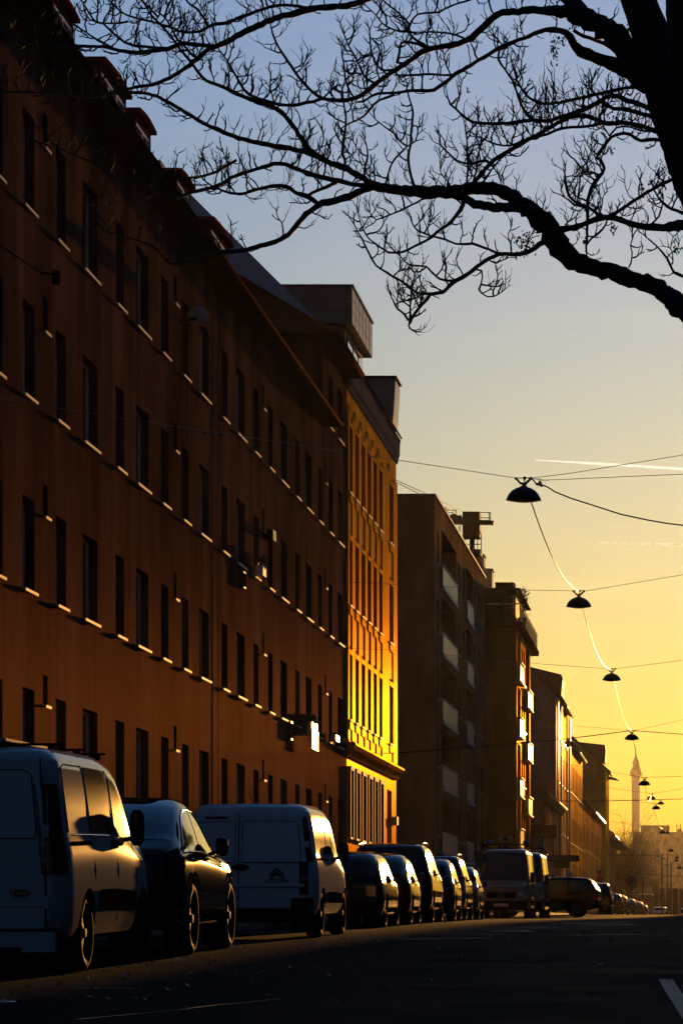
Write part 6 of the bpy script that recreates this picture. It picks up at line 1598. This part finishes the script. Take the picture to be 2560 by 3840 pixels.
limb([(2265, 814, 8), (2246, 806, 7.5), (2225, 792, 7), (2206, 780, 7), (2190, 772, 6.5), (2165, 763, 6.5), (2145, 750, 6), (2132, 735, 6), (2124, 710, 6), (2120, 682, 5.5), (2118, 665, 5), (2116, 649, 4)], slope=.5, twigs=1.2)
limb([(2201, 785, 5), (2180, 775, 5), (2150, 768, 4.5), (2130, 748, 4), (2118, 742, 3)], slope=-.4, twigs=.8)
limb([(2215, 700, 5), (2240, 655, 5), (2200, 645, 4.5), (2190, 640, 4.2), (2165, 615, 4), (2150, 595, 3)], slope=.3, twigs=1.0)
limb([(2196, 920, 4), (2215, 895, 4), (2245, 870, 4), (2268, 845, 3.5), (2275, 825, 3.5)], slope=-.3, twigs=.3)
# drooping lower limb
limb([(2075, 905, 15), (2042, 904, 13), (2020, 918, 11), (2001, 931, 10), (1975, 946, 9), (1940, 955, 9), (1917, 953, 9), (1890, 952, 8.5), (1864, 955, 8.5), (1830, 970, 8.5), (1802, 988, 8.5), (1761, 1020, 8.5), (1735, 1038, 8.5), (1708, 1053, 8.5), (1685, 1070, 8.5), (1660, 1094, 8), (1635, 1100, 8), (1614, 1104, 7.5), (1600, 1122, 7), (1582, 1143, 6.5), (1560, 1170, 6), (1545, 1190, 6), (1536, 1208, 6.5), (1531, 1222, 3)], slope=-.3, twigs=.55)
limb([(1630, 1100, 6), (1600, 1101, 6), (1565, 1100, 6), (1540, 1082, 5.5), (1508, 1057, 5), (1475, 1038, 4.6), (1451, 1024, 4.5), (1425, 1008, 4.5), (1410, 996, 4.5), (1393, 970, 4.5), (1382, 947, 4), (1370, 925, 4), (1357, 894, 3.5), (1340, 868, 3), (1329, 845, 2.4)], slope=.4, twigs=.6)
limb([(1700, 1053, 5), (1670, 1052, 5), (1647, 1045, 4.5), (1620, 1022, 4.5), (1598, 1000, 4), (1565, 996, 4), (1533, 992, 3.5), (1515, 980, 3), (1500, 959, 2.4)], slope=-.5, twigs=.5)
limb([(1880, 952, 6), (1859, 947, 6), (1830, 935, 5.5), (1800, 923, 5.2), (1770, 914, 5), (1740, 916, 4.8), (1708, 914, 4.6), (1668, 898, 4.4), (1640, 890, 4.2), (1619, 886, 4), (1590, 875, 4), (1565, 865, 3.8), (1552, 850, 3.4), (1545, 837, 3)], slope=.4, twigs=.45)
limb([(1740, 745, 9), (1725, 788, 8.5), (1708, 812, 8), (1688, 833, 7.5), (1665, 850, 7), (1639, 869, 6.5), (1614, 890, 6), (1595, 902, 5.8), (1574, 914, 5.6), (1550, 926, 5.4), (1525, 939, 5.2), (1505, 946, 5), (1484, 947, 5), (1455, 947, 4.6), (1440, 936, 4.2), (1423, 926, 4), (1405, 913, 3.8), (1386, 898, 3.4), (1361, 861, 3), (1350, 830, 2.6), (1341, 796, 2.2)], slope=-.3, twigs=.6)
limb([(1620, 738, 5), (1582, 747, 4.6), (1565, 757, 4.4), (1545, 767, 4.2), (1515, 782, 4.2), (1484, 796, 4), (1460, 806, 3.6), (1435, 816, 3.4), (1410, 824, 3), (1395, 810, 2.8), (1386, 796, 2.4)], slope=.5, twigs=1.0)
limb([(1780, 1010, 4), (1805, 1015, 3.8), (1808, 1040, 3.6), (1802, 1065, 3.6), (1796, 1085, 5), (1805, 1100, 3.5), (1825, 1113, 3), (1850, 1112, 2.6), (1880, 1095, 2.2)], slope=.3, twigs=.7)
limb([(1536, 1206, 5), (1538, 1180, 4.5), (1537, 1150, 4), (1541, 1110, 3.2), (1539, 1085, 2.4)], slope=.3, twigs=1.6)
limb([(1530, 1202, 5), (1515, 1178, 4.6), (1490, 1158, 4.2), (1474, 1128, 3.4), (1466, 1112, 2.4)], slope=-.3, twigs=1.2)
limb([(1550, 1180, 4), (1570, 1150, 3.4), (1578, 1132, 2.4)], slope=.3, twigs=1.4)
# thin uprights and crossings
limb([(1835, 612, 6), (1823, 604, 5.5), (1800, 604, 5), (1770, 616, 5), (1740, 612, 4.5), (1708, 600, 4.2), (1690, 582, 4), (1668, 563, 4), (1651, 543, 3)], slope=.4, twigs=.8)
limb([(1752, 705, 4.6), (1749, 682, 4.4), (1753, 640, 4.2), (1751, 592, 4), (1750, 560, 3.6), (1749, 522, 3.4), (1741, 461, 2.8)], slope=-.3, twigs=1.0)
limb([(1770, 690, 4.6), (1785, 640, 4.4), (1790, 590, 4), (1800, 545, 3.4), (1806, 500, 3), (1795, 455, 2.6)], slope=.3, twigs=.8)
limb([(1800, 700, 5), (1840, 640, 4), (1872, 600, 3.6), (1905, 570, 3)], slope=.2, twigs=.6)
limb([(1900, 178, 5.5), (1872, 186, 5.4), (1868, 220, 5), (1878, 242, 4.8), (1892, 261, 4.8), (1908, 282, 4.6), (1920, 302, 4.4), (1935, 340, 4.2), (1955, 375, 4)], slope=.2, twigs=.6)
limb([(1606, 180, 6), (1588, 165, 5.5), (1566, 155, 5.2), (1545, 138, 5), (1533, 122, 5), (1535, 100, 4.6), (1541, 82, 4.4), (1550, 66, 4.2), (1566, 53, 4), (1605, 48, 4), (1647, 45, 4), (1670, 32, 4), (1688, 24, 4), (1720, 12, 4.2), (1749, 4, 4.4), (1800, -20, 5)], slope=-.2, twigs=1.1)
limb([(1533, 118, 4.4), (1500, 118, 4), (1463, 106, 3.8), (1431, 86, 3.6), (1410, 57, 3.2), (1392, 40, 2.8), (1370, 20, 2.4)], slope=.4, twigs=1.0)
limb([(1535, 92, 4.4), (1521, 74, 4.2), (1500, 55, 4), (1484, 41, 3.8), (1460, 22, 3.4), (1435, 0, 3), (1420, -20, 3)], slope=-.4, twigs=1.1)
limb([(1749, 148, 4.4), (1720, 136, 4), (1688, 126, 3.8), (1655, 121, 3.4), (1627, 120, 3.2), (1585, 121, 3), (1545, 120, 2.6)], slope=.3, twigs=1.1)
limb([(1515, 240, 5), (1490, 235, 5), (1488, 235, 6), (1496, 200, 5), (1504, 160, 5), (1540, 160, 5), (1565, 165, 5.5), (1590, 176, 6)], slope=0, twigs=.2)
limb([(1480, 262, 5), (1430, 262, 4.6), (1410, 240, 4.4), (1395, 205, 4.2), (1388, 165, 3.6), (1385, 120, 3)], slope=.4, twigs=1.2)
limb([(1400, 310, 5), (1370, 290, 4.6), (1350, 255, 4.2), (1330, 210, 3.8), (1305, 170, 3.4), (1290, 130, 2.8)], slope=-.3, twigs=1.2)
limb([(1330, 368, 5), (1310, 340, 4.6), (1296, 300, 4.2), (1290, 250, 3.6), (1282, 210, 3)], slope=.3, twigs=1.3)
limb([(2700, 1100, 8), (2620, 1070, 7), (2560, 1037, 6.5), (2524, 1020, 6.5), (2512, 995, 5.5), (2499, 967, 5), (2480, 945, 4.4), (2463, 926, 4), (2440, 905, 3.4), (2422, 890, 2.6)], start=YT+.2, slope=-.2, twigs=.7)
limb([(2356, 1004, 3.4), (2364, 985, 3.2), (2368, 947, 3), (2362, 920, 3), (2370, 895, 2.6)], slope=.2, twigs=.7)
limb([(2560, 800, 8), (2535, 790, 7), (2500, 775, 6), (2478, 755, 5), (2462, 735, 4.4), (2450, 712, 3.6)], slope=.3, twigs=1.2)
limb([(2430, 850, 5), (2470, 810, 4), (2478, 780, 3.4), (2485, 750, 2.6)], slope=.2, twigs=.5)
for (x, y, L) in ((1388, 690, 60), (1640, 700, 70), (1690, 690, 120), (1810, 690, 60), (1880, 690, 70), (1890, 700, 90), (1935, 730, 60), (2000, 800, 60), (2060, 850, 100), (2080, 868, 90), (2110, 850, 80), (2160, 840, 60), (2020, 790, 50)):
    m = MB(); twig(m, (x, y+12), -1.57+rt.uniform(-.3, .3), L*1.2, 3.0, rt.uniform(-.6, .6), depth_at(x, y)); m.build('twigs', bark, tree, fix=False)
# clusters of dead leaves and keys
m = MB()
for (cx, cy, sx_, sy_, n) in ((2075, 180, 14, 45, 60), (2100, 150, 26, 18, 30), (1970, 905, 38, 40, 110), (1945, 950, 30, 18, 30), (2405, 700, 8, 24, 26), (2475, 640, 22, 30, 36), (2300, 850, 12, 22, 22), (2535, 930, 18, 20, 24),
                               (1752, 335, 6, 8, 8), (2440, 680, 10, 10, 14), (2480, 690, 14, 30, 34), (2280, 560, 18, 20, 26), (2300, 440, 26, 20, 22), (2360, 110, 18, 40, 34), (2330, 330, 40, 20, 20), (2150, 90, 20, 18, 18), (2186, 900, 8, 14, 10), (2515, 650, 16, 40, 30), (2400, 480, 24, 12, 20)):
    dd = depth_at(cx, cy)
    for i in range(n):
        x = cx + rt.gauss(0, .55)*sx_; y = cy + rt.gauss(0, .55)*sy_; d = dd + rt.uniform(-.15, .15); p = at(x, y, d)
        a = rt.uniform(-.5, .5); L = rt.uniform(6, 13)*dd/F; w_ = L*rt.uniform(.22, .4)
        u = Vector((math.sin(a), rt.uniform(-.4, .4), -math.cos(a))); v = Vector((math.cos(a), rt.uniform(-.5, .5), math.sin(a)))
        m.poly([p, p+u*L*.5+v*w_, p+u*L, p+u*L*.5-v*w_])
o = m.build('dead_leaves', mat('dead_leaf', (.05, .03, .018), rough=.8), tree, fix=False); o['kind'] = 'stuff'
# ------------------------------------------------------------------ the hazy air
HD = 2.3e-5
mb = MB(); mb.box(-420, 420, -40, 2650, -4, 165)
hm = bpy.data.materials.new('haze_air'); hm.use_nodes = True
hn = hm.node_tree; hn.nodes.remove(hn.nodes['Principled BSDF'])
pv = hn.nodes.new('ShaderNodeVolumePrincipled'); pv.inputs['Density'].default_value = HD
pv.inputs['Color'].default_value = (.95, .93, .90, 1); pv.inputs['Anisotropy'].default_value = .75
hn.links.new(pv.outputs[0], hn.nodes['Material Output'].inputs['Volume'])
tag(mb.build('haze', hm), kind='stuff', label='pale evening haze filling the street', cat='haze')
